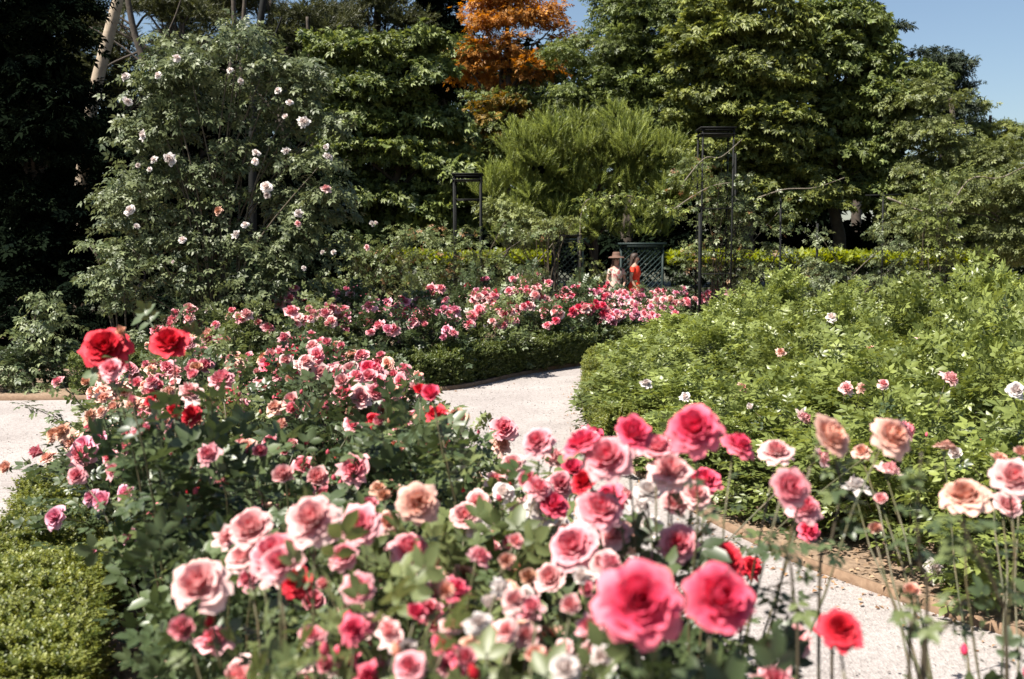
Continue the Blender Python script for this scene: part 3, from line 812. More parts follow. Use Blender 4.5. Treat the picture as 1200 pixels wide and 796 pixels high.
for i, (x, y) in sorted(enumerate(RB), key=lambda q: q[1][1]):
    h = random.uniform(.80, 1.06) * (1 if y > 6.5 else .86) * min(1, max(.58, .58 + .42 * (x - .9 - .06 * y) / 1.6)); h *= random.uniform(.82, 1.08) * (.9 if y > 11 else 1); wd = random.uniform(.86, 1.06)
    dd = min(math.hypot(p.x - x, p.y - y) for p in RIGHT)
    bl = rb_bl.get(i, [])
    if bl:
        cname = {'white': 'white', 'pale': 'blush pink', 'peach': 'peach'}[bl[0][2]]
        where = 'nearest the camera' if y < 6.5 else ('in the middle depth' if y < 10.5 else 'towards the back')
        lab = f'green shrub rose with {"a" if len(bl) == 1 else "several"} {cname} bloom{"s" if len(bl) > 1 else ""} {where} of the right bed'
        lab = lab.replace('nearest the camera of', 'nearest the camera in').replace('in the middle depth of', 'in the middle depth of')
    elif dd < 1.0 and x < .9 + .2 * y and y < 14:
        edge_i += 1; lab = f'leafy shrub rose on the path edge of the right bed, {ordw[edge_i - 1]} from the camera'
    else:
        lab = 'pale green shrub rose without blooms inside the dense right hand bed'
    rose_bush(x, y, h, wd, 'shrub', lab, 'shrub roses filling the right bed', bl, name='shrub_rose', cat='shrub')
_by = {}
for o in list(COL.objects):
    if o.get('group') == 'shrub roses filling the right bed' and 'bloom' in o['label'] and 'without' not in o['label']: _by.setdefault(o['label'], []).append(o)
for lb, os_ in _by.items():
    if len(os_) > 1:
        for k, o in enumerate(sorted(os_, key=lambda q: q.location.x / q.location.y)): o['label'] = lb.replace(' of the right bed', '').replace(' in the right bed', '') + f', {ordw[k]} such from left'
# taller shrub at the right edge
for (px, d, h, lab) in ((1150, 12.4, 1.3, 'tallest leafy shrub standing above the right bed near the right edge'),
                        (1075, 10.2, 1.12, 'tall bright green shrub with dark hollow below it in the right bed'),
                        (905, 15.2, 1.12, 'tall pale shrub at the back of the right bed in front of the iron posts')):
    p = P(px, 400, d); rose_bush(p.x, d, h, 1.05, 'shrub', lab, 'shrub roses filling the right bed', name='shrub_rose', cat='shrub')

# ------------------------------------------------------------------ box edging hedges (thing > box_plant)
def box_block(mat, tmpl, n, size, name):
    u = rng.uniform(-.5, .5, (n, 2)); z = rng.random(n)
    face = rng.random(n)
    pos = np.zeros((n, 3)); nr = np.zeros((n, 3))
    top = face < .5
    pos[top] = np.c_[u[top][:, 0] * 1.15, u[top][:, 1], 1 - .12 * (2 * u[top][:, 1]) ** 4]; nr[top] = (0, 0, 1)
    s = np.where(face < .75, 1, -1)[~top]
    pos[~top] = np.c_[u[~top][:, 0] * 1.15, s * (.5 - .06 * rng.random(s.size)), z[~top]]
    nr[~top] = np.c_[np.zeros(s.size), s, np.full(s.size, .55)]
    pos += rng.normal(0, .035, (n, 3))
    pos[:, 2] += .06 * np.sin(pos[:, 0] * 9 + pos[:, 1] * 3)
    yd = norm(nr + rng.normal(0, .35, (n, 3)) + np.array((0, 0, .5)))
    V, T, tone = scatter(*tmpl, pos, yd, rng.normal(0, 1, (n, 3)), size * rng.uniform(.6, 1.3, n))
    # darker sprigs filling the inside
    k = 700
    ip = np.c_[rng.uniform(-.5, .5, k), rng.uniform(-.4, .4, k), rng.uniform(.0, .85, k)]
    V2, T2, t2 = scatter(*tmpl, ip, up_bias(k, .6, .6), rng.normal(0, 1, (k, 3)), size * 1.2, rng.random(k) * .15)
    return Acc().add(V, T, tone).add(V2, T2, t2).mesh(name, mat)
BOXM = [box_block(M['box_leaf_bright'], T_SPRIG, 2000, .125, 'box_plant') for _ in range(3)]
BOXF = [box_block(M['box_leaf'], T_SPRIG_S, 2200, .13, 'box_plant') for _ in range(3)]
def box_hedge(pts, step, wd, h, meshes, label, jh=.06):
    line = spline(pts, 10, False)
    root = empty('low_hedge', (line[0].x, line[0].y, .045), label, 'hedge', 'low box hedges')
    acc = 0; last = line[0]
    for i in range(1, len(line)):
        seg = line[i] - line[i-1]; acc += seg.length
        if acc >= step:
            acc = 0; ang = math.atan2(seg.y, seg.x)
            o = mobj('box_plant', random.choice(meshes), root, kind='stuff')
            o.location = (line[i].x - line[0].x + random.uniform(-.02, .02), line[i].y - line[0].y + random.uniform(-.02, .02), 0)
            o.rotation_euler.z = ang + random.uniform(-.12, .12) + random.choice((0, pi))
            o.scale = (step * 1.25, wd * random.uniform(.92, 1.1), h * random.uniform(1 - jh * 2, 1 + jh * 2))
box_hedge([(-1.3,1.9),(-1.5,2.7),(-1.8,3.5),(-2.1,4.4),(-2.38,5.3),(-2.62,5.9)], .32, .50, .30, BOXM, 'bright green clipped box edging at the bottom left beside the mulch')
box_hedge([(-5.2,11.35),(-3.2,11.5),(-1.6,11.75),(-.9,12.05),(-.3,12.95),(.35,13.8),(1.3,14.95),(2.5,16.3),(5,17.7)], .40, .46, .38, BOXF, 'low clipped box edging in front of the far pink roses along the bend')
box_hedge([(.98,7.6),(.98,8.4),(.98,9.5),(1.05,10.6),(1.18,12.0),(1.5,13.3),(2.2,14.3)], .36, .46, .36, BOXM, 'box edging at the left tip of the shrub bed beside the path', .1)

# ------------------------------------------------------------------ tree builder
def crown(acc, blobs, d, tmpl, n_per, size, depth=.8, cr=.55, droop=.35, up=1.0, m=0, layer=.55, dens=7.5):
    """blobs: (px,py,rx_px,ry_px[,d offset]) turned into ellipsoids at distance d"""
    cen = []
    for bl in blobs:
        px, py, rx, ry = bl[:4]; dd = d + (bl[4] if len(bl) > 4 else 0)
        c = P(px, py, dd); ax = rx * dd / F; az = ry * dd / F; ay = (ax + az) / 2 * depth
        area = ax * az; k = max(6, int(area * dens / (cr * cr)))
        u = rng.normal(0, 1, (k, 3)); u = norm(u) * (rng.random((k, 1)) ** .33) * .97
        u = u[u[:, 1] < .5]
        cc = np.array(c) + u * np.array((ax, ay, az)); cen.append(cc)
        for q in cc:
            n = max(8, int(n_per * rng.uniform(.6, 1.3))); rad = cr * rng.uniform(.6, 1.25)
            w_ = norm(rng.normal(0, 1, (n, 3))); w_[:, 2] = np.abs(w_[:, 2]) * .8 - .15
            pos = q + w_ * rad * np.array((1, 1, layer)) * rng.uniform(.55, 1, (n, 1))
            yd = norm(w_ * np.array((1, 1, .3)) + rng.normal(0, .35, (n, 3)) + np.array((0, 0, -droop)))
            nz = norm(up_bias(n, up, .7) + .4 * w_)
            V, T, tone = scatter(*tmpl, pos, yd, nz, size * rng.uniform(.65, 1.25, n), np.clip(rng.normal(.5, .25, n) + rng.normal(0, .1), 0, 1))
            acc.add(V, T, tone, m)
    return np.concatenate(cen)

BOUGH = {}
def bough_mesh(mat, tmpl, size, cr, n, droop, up, layer):
    key = (mat, id(tmpl), size, cr, n, droop, up, layer)
    if key not in BOUGH:
        BOUGH[key] = []
        for v_ in range(3):
            w_ = norm(rng.normal(0, 1, (n, 3))); w_[:, 2] = np.abs(w_[:, 2]) * .85 - .2
            rr = rng.uniform(.35, 1, (n, 1)) * (1 + .3 * np.sin(3 * np.arctan2(w_[:, 1:2], w_[:, 0:1]) + v_ * 2))
            pos = w_ * cr * np.array((1, 1, layer)) * rr
            yd = norm(w_ * np.array((1, 1, .3)) + rng.normal(0, .45, (n, 3)) + np.array((0, 0, -droop)))
            nz = norm(up_bias(n, up, .75) + .4 * w_)
            V, T, tone = scatter(*tmpl, pos, yd, nz, size * rng.uniform(.55, 1.25, n), np.clip(rng.normal(.45, .25, n), 0, .9))
            BOUGH[key].append(Acc().add(V, T, tone).mesh('bough', M[mat]))
    return BOUGH[key]
def boughs(root, blobs, d, mat, tmpl, n_per, size, depth=.8, cr=.7, droop=.35, up=1.0, layer=.6, dens=6.0):
    ms = bough_mesh(mat, tmpl, size, cr, n_per, droop, up, layer); cen = []
    for px, py, rx, ry in blobs:
        c = P(px, py, d); ax = rx * d / F; az = ry * d / F; ay = (ax + az) / 2 * depth
        k = max(5, int(ax * az * dens / (cr * cr)) + 2)
        u = norm(rng.normal(0, 1, (k, 3))) * (rng.random((k, 1)) ** .33) * .95
        u = u[u[:, 1] < .55]
        for q in np.array(c) + u * np.array((ax, ay, az)):
            o = mobj('bough', random.choice(ms), root, kind='stuff'); o.location = Vector(q) - root.location
            sc = random.uniform(.6, 1.2); o.scale = (sc, sc, sc * random.uniform(.8, 1.2)); o.rotation_euler = (random.gauss(0, .18), random.gauss(0, .18), random.random() * 6.28)
            cen.append(q)
    return np.array(cen)

def limbs(acc, base, top, r0, cen, n=12, m=0):
    b = Vector(base); t = Vector(top)
    pts = arc(b, t, 0, 8, .12); tube(acc, pts, np.linspace(r0, r0 * .25, 9), 9, m=m)
    idx = rng.choice(len(cen), min(n, len(cen)), replace=False)
    for i in idx:
        e = Vector(cen[i]); f = min(.95, max(.25, (e.z - b.z) / max(.5, t.z - b.z) * .75))
        s = b.lerp(t, f); tube(acc, arc(s, e, .25, 5, .1), np.linspace(r0 * .32, r0 * .06, 6), 5, m=m)

def tree(name, label, d, blobs, mat, tmpl, n_per, size, trunk_px, r0=.22, bark='bark', group='trees behind the rose garden', cat='tree', extra=None, nl=12, topf=None, **kw):
    base = P(trunk_px, 300, d); base.z = 0
    root = empty(name, base, label, cat, group); sh = np.array(base)
    cen = boughs(root, blobs, d, mat, tmpl, n_per, size, **kw)
    for bb, mm in (extra or ()):
        cen = np.concatenate([cen, boughs(root, bb, d, mm, tmpl, n_per, size, **kw)])
    L = Acc(); top = cen[np.argmax(cen[:, 2])]; 
    tp = Vector((base.x * .5 + top[0] * .5, d, top[2] - .4))
    limbs(L, base, tp, r0, cen, nl); L.v = [v - sh for v in L.v]
    mobj('trunk', L.mesh('trunk', M[bark], True), root)
    return root

# front row of broadleaf trees
tree('chestnut_tree', 'broad mid green chestnut tree between the tall climbing rose and the orange tree', 26,
     [(455,105,72,62),(430,175,80,55),(420,240,75,45),(505,185,50,70),(480,75,45,42),(405,75,45,40),(515,250,45,35),(385,130,40,40)],
     'tree_mid', T_PALM, 210, .205, 455)
tree('orange_tree', 'tree with orange autumn foliage turning green lower down', 31,
     [(592,28,52,42),(600,78,58,42),(558,80,34,28),(640,50,30,40),(590,0,40,25)], 'tree_orange', T_TWIG, 110, .25, 592,
     extra=[([(580,128,46,26),(610,165,36,20),(560,160,25,20)], 'tree_rust'), ([(585,145,60,36),(545,200,40,45),(590,185,40,30),(640,95,28,30),(545,60,16,18)], 'tree_mid')])
tree('broadleaf_tree', 'tall glossy green tree right of the orange tree', 29,
     [(705,50,55,55),(760,40,55,55),(700,110,50,42),(760,115,55,50),(800,40,50,50),(790,150,45,45),(740,-10,70,30)], 'tree_mid', T_TWIG, 220, .215, 735)
tree('broadleaf_tree', 'widest leafy green tree behind the tall iron rose tower', 27,
     [(870,80,70,55),(850,150,62,50),(900,35,55,40),(910,160,62,55),(870,225,58,40),(930,235,60,40),(845,20,45,40),(820,100,40,50)], 'tree_olive', T_PALM, 210, .205, 880)
tree('broadleaf_tree', 'tall bushy tree below the dark cedar top', 28,
     [(985,90,62,55),(1000,50,50,40),(960,140,50,50),(1025,140,50,50),(990,200,58,48),(1040,220,48,42),(960,40,45,38),(1050,90,35,35)], 'tree_mid', T_PALM, 210, .205, 990)
tree('broadleaf_tree', 'yellowish green tree sloping down towards the right under the open sky', 27,
     [(1090,135,50,42),(1120,185,52,48),(1155,215,50,45),(1075,190,50,45),(1190,225,45,45),(1215,235,45,45),(1150,265,60,40),(1080,250,50,40)], 'tree_light', T_TWIG, 200, .21, 1120)
tree('round_pine', 'rounded yellow green pine with upright brush-like shoots behind the visitors', 24.5,
     [(640,195,64,56),(700,185,66,54),(762,205,56,46),(600,235,40,42),(690,240,70,34),(635,272,56,20),(735,262,60,20),(650,262,60,28),(790,225,28,30)], 'pine_needle', T_BRUSH, 60, .30, 690, droop=-1.5, cr=.38, up=.3, r0=.12, dens=3.6, layer=1.0)
# second row
tree('cedar_tree', 'dark cedar with layered branches at the top of the skyline', 36,
     [(1010,-8,42,6),(1000,12,48,6),(1030,30,38,5),(985,32,40,6),(1010,50,58,6),(1040,62,44,5),(975,68,50,8),(1000,-30,30,8)], 'tree_dark', T_TWIG, 90, .28, 1005, cr=.5, layer=.25, nl=20)
tree('round_tree', 'small round dark tree standing against the sky above the right trees', 38,
     [(1100,80,26,26),(1122,95,18,22),(1090,115,30,25),(1112,130,28,22)], 'tree_dark', T_TWIG, 90, .25, 1105, cr=.5)
tree('round_tree', 'low dark treetop at the right edge of the skyline', 39,
     [(1148,138,18,18),(1170,160,28,20),(1200,165,30,20),(1150,175,35,24)], 'tree_olive', T_TWIG, 90, .25, 1170, cr=.5)
tree('cypress_tree', 'tall black cypress between the chestnut and the orange tree', 33,
     [(515,-10,24,40),(515,40,28,40),(512,90,30,40),(530,-30,20,30)], 'tree_shade', T_TWIG, 120, .32, 515, cr=.5)
tree('pine_tree', 'dark pine crown above the chestnut tree', 32,
     [(430,18,42,20),(465,30,30,16),(395,30,36,18),(440,-10,50,20)], 'pine_dark', T_BRUSH, 80, .30, 440, cr=.5, droop=-.3)
tree('pine_tree', 'olive pine crown lit by the sun above the climbing rose', 30,
     [(345,30,38,24),(330,80,28,26),(372,50,30,26),(300,-8,60,16),(225,62,22,18)], 'pine_dark', T_BRUSH, 80, .30, 352, cr=.5, droop=-.4)
tree('pine_tree', 'dark pine with boughs hanging into the top left sky gap', 28,
     [(215,14,44,18),(175,6,40,16),(250,30,30,16),(90,22,42,18)], 'pine_dark', T_BRUSH, 70, .30, 232, cr=.5, droop=-.2)
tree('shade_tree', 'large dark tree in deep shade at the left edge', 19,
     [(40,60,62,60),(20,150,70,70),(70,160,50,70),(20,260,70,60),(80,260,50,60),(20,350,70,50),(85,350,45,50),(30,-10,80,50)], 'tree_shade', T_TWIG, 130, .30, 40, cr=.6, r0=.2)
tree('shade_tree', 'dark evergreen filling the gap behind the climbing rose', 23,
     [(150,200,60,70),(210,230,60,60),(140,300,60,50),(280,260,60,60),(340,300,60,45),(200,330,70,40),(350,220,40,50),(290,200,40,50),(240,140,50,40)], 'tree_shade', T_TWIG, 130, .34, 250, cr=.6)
tree('young_tree', 'slim light green tree leaning over the rose arch at the right edge', 19.5,
     [(1155,232,48,22),(1195,215,40,25),(1110,228,34,24),(1215,260,40,50),(1180,285,34,26),(1090,255,22,30)], 'tree_light', T_TWIG, 110, .17, 1215, cr=.42, r0=.07, droop=.5)
tree('shrub_tree', 'pale leafy bush under the left side of the round pine', 22.5,
     [(600,262,30,22),(575,250,20,18),(630,275,26,14)], 'tree_light', T_TWIG, 100, .15, 600, cr=.35, r0=.05, cat='bush')

tree('pine_tree', 'broad dark pine closing the top left corner behind the pale trunk', 31,
     [(40,40,70,70),(125,75,45,50),(205,52,30,34),(245,78,34,34),(240,0,70,22),(330,60,34,46),(392,50,34,46),(330,120,60,40),(180,-5,50,16)], 'pine_dark', T_BRUSH, 70, .32, 210, cr=.5, droop=-.2, dens=8)
# pale leaning trunk and the bare pine trunks at the top left
def lone_trunk(pts, r0, r1, bark, label, d, boughs=()):
    base = P(pts[0][0], pts[0][1], d)
    q = [P(x, y, d) for x, y in pts]
    foot = q[0] + (q[0] - q[1]) * 1.0; foot = Vector((foot.x, d, 0)); 
    full = [foot] + q
    root = empty('tree_trunk', foot, label, 'tree trunk', 'bare pine trunks at the top left')
    A = Acc(); path = spline([tuple(p - foot) for p in full], 5, False)
    tube(A, path, np.linspace(r0, r1, len(path)), 10)
    mobj('trunk', A.mesh('trunk', M[bark], True), root)
    for bp in boughs:
        A = Acc(); path = spline([tuple(P(x, y, d) - foot) for x, y in bp], 5, False)
        tube(A, path, np.linspace(r1 * .5, .015, len(path)), 6); mobj('bough', A.mesh('bough', M[bark], True), root)
lone_trunk([(98,190),(112,105),(124,55),(138,0),(150,-60)], .155, .11, 'bark_pale', 'pale leaning trunk lit by the sun at the top left', 22.5)
lone_trunk([(185,110),(170,75),(158,40),(150,0),(146,-40)], .10, .06, 'bark', 'dark forked trunk with bare boughs right of the pale trunk', 24,
           [[(172,80),(150,60),(120,40),(90,25)],[(165,60),(130,75),(115,90)],[(155,30),(120,10),(70,2)],[(170,75),(190,50),(205,20),(215,-10)]])
lone_trunk([(268,140),(272,60),(274,20),(272,-30)], .07, .05, 'bark', 'left one of two thin grey trunks beside the narrow sky gap', 24.5)
lone_trunk([(283,120),(284,50),(286,10),(290,-40)], .06, .045, 'bark', 'right one of two thin grey trunks beside the narrow sky gap', 25)
lone_trunk([(296,180),(298,90),(303,40),(312,-20)], .09, .07, 'iron', 'black trunk rising behind the top of the climbing rose', 21,
           [[(299,80),(318,50),(330,20)]])
lone_trunk([(366,150),(364,100),(362,60),(360,20)], .06, .04, 'bark', 'thin trunk seen through the leaves left of the chestnut', 27)

# far-off woodland that closes the gaps
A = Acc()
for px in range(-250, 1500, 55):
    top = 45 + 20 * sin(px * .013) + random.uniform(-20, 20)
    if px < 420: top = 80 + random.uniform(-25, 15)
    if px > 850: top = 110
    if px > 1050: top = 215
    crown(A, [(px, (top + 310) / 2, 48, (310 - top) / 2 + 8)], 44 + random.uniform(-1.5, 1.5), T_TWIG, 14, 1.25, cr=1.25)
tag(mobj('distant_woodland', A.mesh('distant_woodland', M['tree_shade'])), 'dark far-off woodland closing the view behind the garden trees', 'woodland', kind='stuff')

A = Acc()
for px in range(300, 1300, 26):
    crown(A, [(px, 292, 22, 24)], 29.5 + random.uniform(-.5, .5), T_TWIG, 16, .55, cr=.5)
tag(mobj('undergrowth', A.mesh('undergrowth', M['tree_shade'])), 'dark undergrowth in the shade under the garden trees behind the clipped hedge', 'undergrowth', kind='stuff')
# ------------------------------------------------------------------ clipped hedge behind
def clipped(x0, x1, y0, depth, h, label):
    A = Acc(); L = x1 - x0; n = int(L * 380)
    # front face and body
    pos = np.c_[rng.uniform(0, L, n), rng.random(n) ** 1.6 * depth, rng.uniform(0, h, n)]
    V, T, tone = scatter(*T_SPRIG_S, pos, norm(np.array((0, -1, .3)) + rng.normal(0, .5, (n, 3))), rng.normal(0, 1, (n, 3)), .22 * rng.uniform(.6, 1.2, n))
    A.add(V, T, tone)
    root = empty('clipped_hedge', (x0, y0, 0), label, 'hedge', 'tall clipped hedge across the back')
    mobj('hedge_body', A.mesh('hedge_body', M['hedge_leaf']), root, kind='stuff')
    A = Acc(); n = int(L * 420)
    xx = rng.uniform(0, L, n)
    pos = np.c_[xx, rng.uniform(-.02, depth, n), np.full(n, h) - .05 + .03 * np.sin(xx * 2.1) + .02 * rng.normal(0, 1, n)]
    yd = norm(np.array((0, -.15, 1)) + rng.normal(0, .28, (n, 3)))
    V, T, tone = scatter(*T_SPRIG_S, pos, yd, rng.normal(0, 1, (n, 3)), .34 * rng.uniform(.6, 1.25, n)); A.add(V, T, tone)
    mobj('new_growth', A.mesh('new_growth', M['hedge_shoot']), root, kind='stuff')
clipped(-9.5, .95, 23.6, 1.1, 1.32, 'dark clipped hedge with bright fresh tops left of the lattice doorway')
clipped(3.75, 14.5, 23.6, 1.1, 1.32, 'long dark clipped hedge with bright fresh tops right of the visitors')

# ------------------------------------------------------------------ climbing roses
def climber(blobs, d, n_per, size, label, blooms, name='climbing_rose', mat='climber_leaf', cr=.34, trunk_px=None, tmpl=None, canes=16, group='climbing roses', depth=.6, **kw):
    A = Acc(); cen = crown(A, blobs, d, tmpl or T_CLIMB, n_per, size, cr=cr, droop=.55, depth=depth, layer=.8, **kw)
    base = P(trunk_px or blobs[0][0], 300, d); base.z = .04
    root = empty(name, base, label, 'climbing rose', group); sh = np.array(base); A.v = [v - sh for v in A.v]
    mobj('foliage', A.mesh('foliage', M[mat]), root, kind='stuff')
    L = Acc()
    for i in rng.choice(len(cen), min(canes, len(cen)), replace=False):
        e = Vector(cen[i]); s = base + Vector((random.uniform(-.25, .25), random.uniform(-.1, .1), 0))
        mid = s.lerp(e, .55); mid.x = s.x + (e.x - s.x) * .25
        pts = spline([tuple(s), tuple(mid), tuple(e)], 5, False); tube(L, pts, np.linspace(.018, .006, len(pts)), 5)
    L.v = [v - sh for v in L.v]; mobj('canes', L.mesh('canes', M['cane_dark'], True), root)
    for px, py, size_, col in blooms:
        dd = d - .8
        add_bloom(root, P(px, py, dd), size_ * dd / F * .95, col, (random.gauss(0, .3), -1, .5 + random.gauss(0, .2)))
    return root
climber([(215,95,62,38,0),(250,150,85,60,.1),(190,160,50,55,0),(300,150,55,50,.2),(200,240,65,60,0),(280,240,80,60,0),(350,215,40,70,.3),(190,320,65,55,-.1),(270,330,80,60,-.1),
         (345,310,50,60,.2),(350,140,26,42,.2),(380,270,28,50,.3),(160,300,22,50,0),(230,385,90,28,-.3),(320,385,60,25,-.2),(350,85,28,26,.3)] + [(268 + 104 * cos(a_) + random.uniform(-34, 34), 225 + 165 * sin(a_) + random.uniform(-30, 26), 10, 17, random.uniform(-.3, .3)) for a_ in np.linspace(-3.4, .5, 26)], 12.6, 24, .16,
        'huge climbing rose bush with scattered white and blush blooms at the left',
        [(147,90,13,'white'),(207,68,12,'white'),(150,119,13,'white'),(168,158,13,'white'),(180,187,9,'white'),(198,187,16,'white'),(162,194,10,'white'),(152,246,16,'white'),(299,189,11,'white'),
         (312,219,16,'white'),(313,229,14,'white'),(356,143,16,'white'),(384,184,12,'white'),(350,250,12,'white'),(277,275,11,'white'),(244,364,11,'white'),(349,262,9,'pale'),(382,221,12,'pale'),
         (160,265,9,'white'),(256,247,14,'spent'),(282,95,8,'white'),(430,290,9,'pale'),(440,262,9,'white')] + [(random.uniform(140, 400), random.uniform(70, 330), random.uniform(7, 12), 'white') for _ in range(15)], cr=.30, trunk_px=250, canes=40, dens=5.4)
climber([(52,395,26,40),(45,350,12,20),(70,430,22,20),(25,430,20,18)], 9.2+2.6, 9, .14, 'small young climbing rose with drooping leaves at the left against the dark', [], cr=.16, trunk_px=55, canes=8)
climber([(10,440,22,20),(30,452,24,10)], 11.4, 12, .12, 'low rose clump at the left edge behind the path', [], cr=.16, trunk_px=8, canes=4)
climber([(120,290,20,10),(112,325,22,8),(135,330,20,40)], 12.2, 9, .14, 'wispy side shoot reaching left from the huge climbing rose', [], cr=.15, trunk_px=150, canes=5)
climber([(420,300,30,36),(445,330,35,28),(400,340,34,26),(470,285,24,30)], 18.4, 14, .16, 'bushy rose left of the narrow iron tower under the chestnut', [(436,262,8,'white')], cr=.28, trunk_px=425, mat='rose_leaf_light')
climber([(500,290,26,30),(545,300,24,34),(580,318,32,22),(520,330,40,16),(610,270,30,14),(610,325,22,16)], 19.2, 14, .16, 'climbing rose growing through the narrow iron tower', [], cr=.28, trunk_px=540, mat='rose_leaf_light')
climber([(640,262,40,10),(600,278,20,12)], 21, 12, .16, 'thin rose spray on the left end of the leafy arch', [], cr=.2, trunk_px=640, mat='tree_light')
climber([(835,235,26,34),(870,255,26,34),(850,285,36,18),(815,300,20,24),(865,320,26,24),(805,205,18,20),(900,300,18,20),(838,190,14,18),(862,215,14,20),(918,270,14,34),(940,315,26,16)], 19.9, 14, .15, 'rose climbing the tall iron tower with arching bare canes', [], cr=.26, trunk_px=845, mat='rose_leaf_light')
climber([(1090,225,22,30),(1092,275,24,36),(1090,330,30,26),(1070,345,24,18),(1110,300,14,30)], 18.6, 16, .14, 'rose covering the slim pillar at the right', [], cr=.24, trunk_px=1090, mat='shrub_leaf')
climber([(975,330,30,22),(1020,338,30,18),(950,345,26,16),(1045,325,20,18),(990,352,34,12),(1035,285,12,34),(1060,300,20,18),(960,290,12,22)], 18.8, 14, .15, 'dark leaved rose mound between the iron posts at the right', [], cr=.24, trunk_px=990, mat='climber_leaf')
climber([(700,318,8,16),(698,335,12,12)], 23.1, 12, .16, 'pale green climber beside the left lattice panel', [], cr=.2, trunk_px=705, mat='tree_light')
climber([(1185,345,24,18),(1160,350,20,12)], 15.6, 14, .15, 'loose rose shoots behind the right bed at the right edge', [], cr=.24, trunk_px=1180, mat='rose_leaf_light')

# ------------------------------------------------------------------ ironwork
def tower(px0, px1, ytop, d, label, wpost=.05, depth=.5, rings=(.33, .66), cornice=True):
    a = P(px0, ytop, d); b = P(px1, ytop, d); H = a.z; W = b.x - a.x
    root = empty('rose_tower', (a.x + W / 2, d + depth / 2, 0), label, 'garden tower', 'iron rose supports')
    for sx in (-1, 1):
        for sy in (-1, 1):
            A = Acc(); bar(A, (sx * W / 2, sy * depth / 2, 0), (sx * W / 2, sy * depth / 2, H), wpost); mobj('post', A.mesh('post', M['iron']), root)
    for i, f in enumerate(list(rings) + [1.0]):
        z = H * f; A = Acc(); ww = wpost * (.5 if f < 1 else .8)
        for sy in (-1, 1): bar(A, (-W / 2 - .03, sy * depth / 2, z), (W / 2 + .03, sy * depth / 2, z), ww)
        for sx in (-1, 1): bar(A, (sx * W / 2, -depth / 2, z + ww), (sx * W / 2, depth / 2, z + ww), ww)
        mobj('crossbar', A.mesh('crossbar', M['iron']), root)
    if cornice:
        A = Acc(); box(A, (0, 0, H + .04), (W + .10, depth + .10, .025)); box(A, (0, 0, H - .08), (W + .08, depth + .08, .02)); mobj('cap', A.mesh('cap', M['iron']), root)
tower(824, 860, 152, 19.4, 'tall narrow black iron tower with flat top bar and climbing rose', .028, .5, (.3, .62))
tower(532, 563, 206, 20.2, 'narrow black iron tower in front of the chestnut tree', .035, .5, (.3, .62, .85))
tower(650, 680, 276, 22.4, 'small dark lattice tower at the left of the doorway', .05, .5, (.5,), False)

def post_bar(pts, wd, label, d, braces=()):
    base = P(pts[0][0], pts[0][1], d); base.z = 0
    root = empty('iron_post', base, label, 'post', 'iron rose supports')
    top = P(*pts[-1], d)
    A = Acc(); bar(A, (0, 0, 0), (top.x - base.x, 0, top.z), wd); mobj('post', A.mesh('post', M['iron']), root)
    for (a, b) in braces:
        A = Acc(); bar(A, P(*a, d) - base, P(*b, d) - base, wd * .5); mobj('brace', A.mesh('brace', M['iron']), root)
post_bar([(820,390),(820,250)], .04, 'thick black iron post rising in front of the shrubs', 17.2)
post_bar([(915,335),(915,232)], .03, 'iron post with two braces standing in the rose shrubs', 19.2, [((915,290),(900,318)),((915,290),(932,316))])
post_bar([(1035,312),(1035,226)], .03, 'iron post with slanting strut left of the covered pillar', 19.4, [((1035,245),(1050,268)),((1060,290),(1040,325)),((1014,229),(1056,228))])
post_bar([(1117,330),(1117,262)], .04, 'short black iron post right of the covered pillar', 18.9, [((1117,300),(1134,318))])
post_bar([(862,335),(862,180)], .03, 'slim iron post behind the tall tower', 20.5)
post_bar([(958,320),(958,262)], .04, 'thin iron post half hidden by leaves', 20.2)

def lattice(px0, px1, y0, y1, d, label):
    a = P(px0, y0, d); b = P(px1, y1, d); W = b.x - a.x; z1 = a.z; z0 = 0.0; H = z1 - z0
    root = empty('lattice_panel', (a.x, d, 0), label, 'lattice', 'dark lattice panels')
    A = Acc()
    for p, q in (((0,0,z0),(0,0,z1)),((W,0,z0),(W,0,z1))): bar(A, p, q, .05)
    bar(A, (0, .0, z1 + .03), (W, .0, z1 + .03), .06); bar(A, (.03, 0, z0 + .1), (W - .03, 0, z0 + .1), .04)
    mobj('frame', A.mesh('frame', M['lattice']), root)
    A = Acc(); st = .13; k = int((W + H) / st)
    for i in range(1, k):
        c = i * st
        # rising slats
        x0 = max(0, c - H); zz0 = z1 - (c - x0) if c - x0 <= H else z0
        pa = (x0, -.006, z1 - (c - x0)); pb = (min(W, c), -.006, z1 - (c - min(W, c)))
        bar(A, pa, pb, .022)
        bar(A, (W - pa[0], .012, pa[2]), (W - pb[0], .012, pb[2]), .022)
    mobj('slats', A.mesh('slats', M['lattice']), root, kind='stuff')
    A = Acc(); box(A, (W / 2, .35, z1 + .085), (W + .16, .9, .05)); mobj('top_board', A.mesh('top_board', M['lattice']), root)
lattice(648, 682, 285, 350, 23.0, 'dark lattice panel at the left side of the hedge doorway')
lattice(728, 776, 290, 350, 23.9, 'wide dark lattice panel right behind the woman in red')

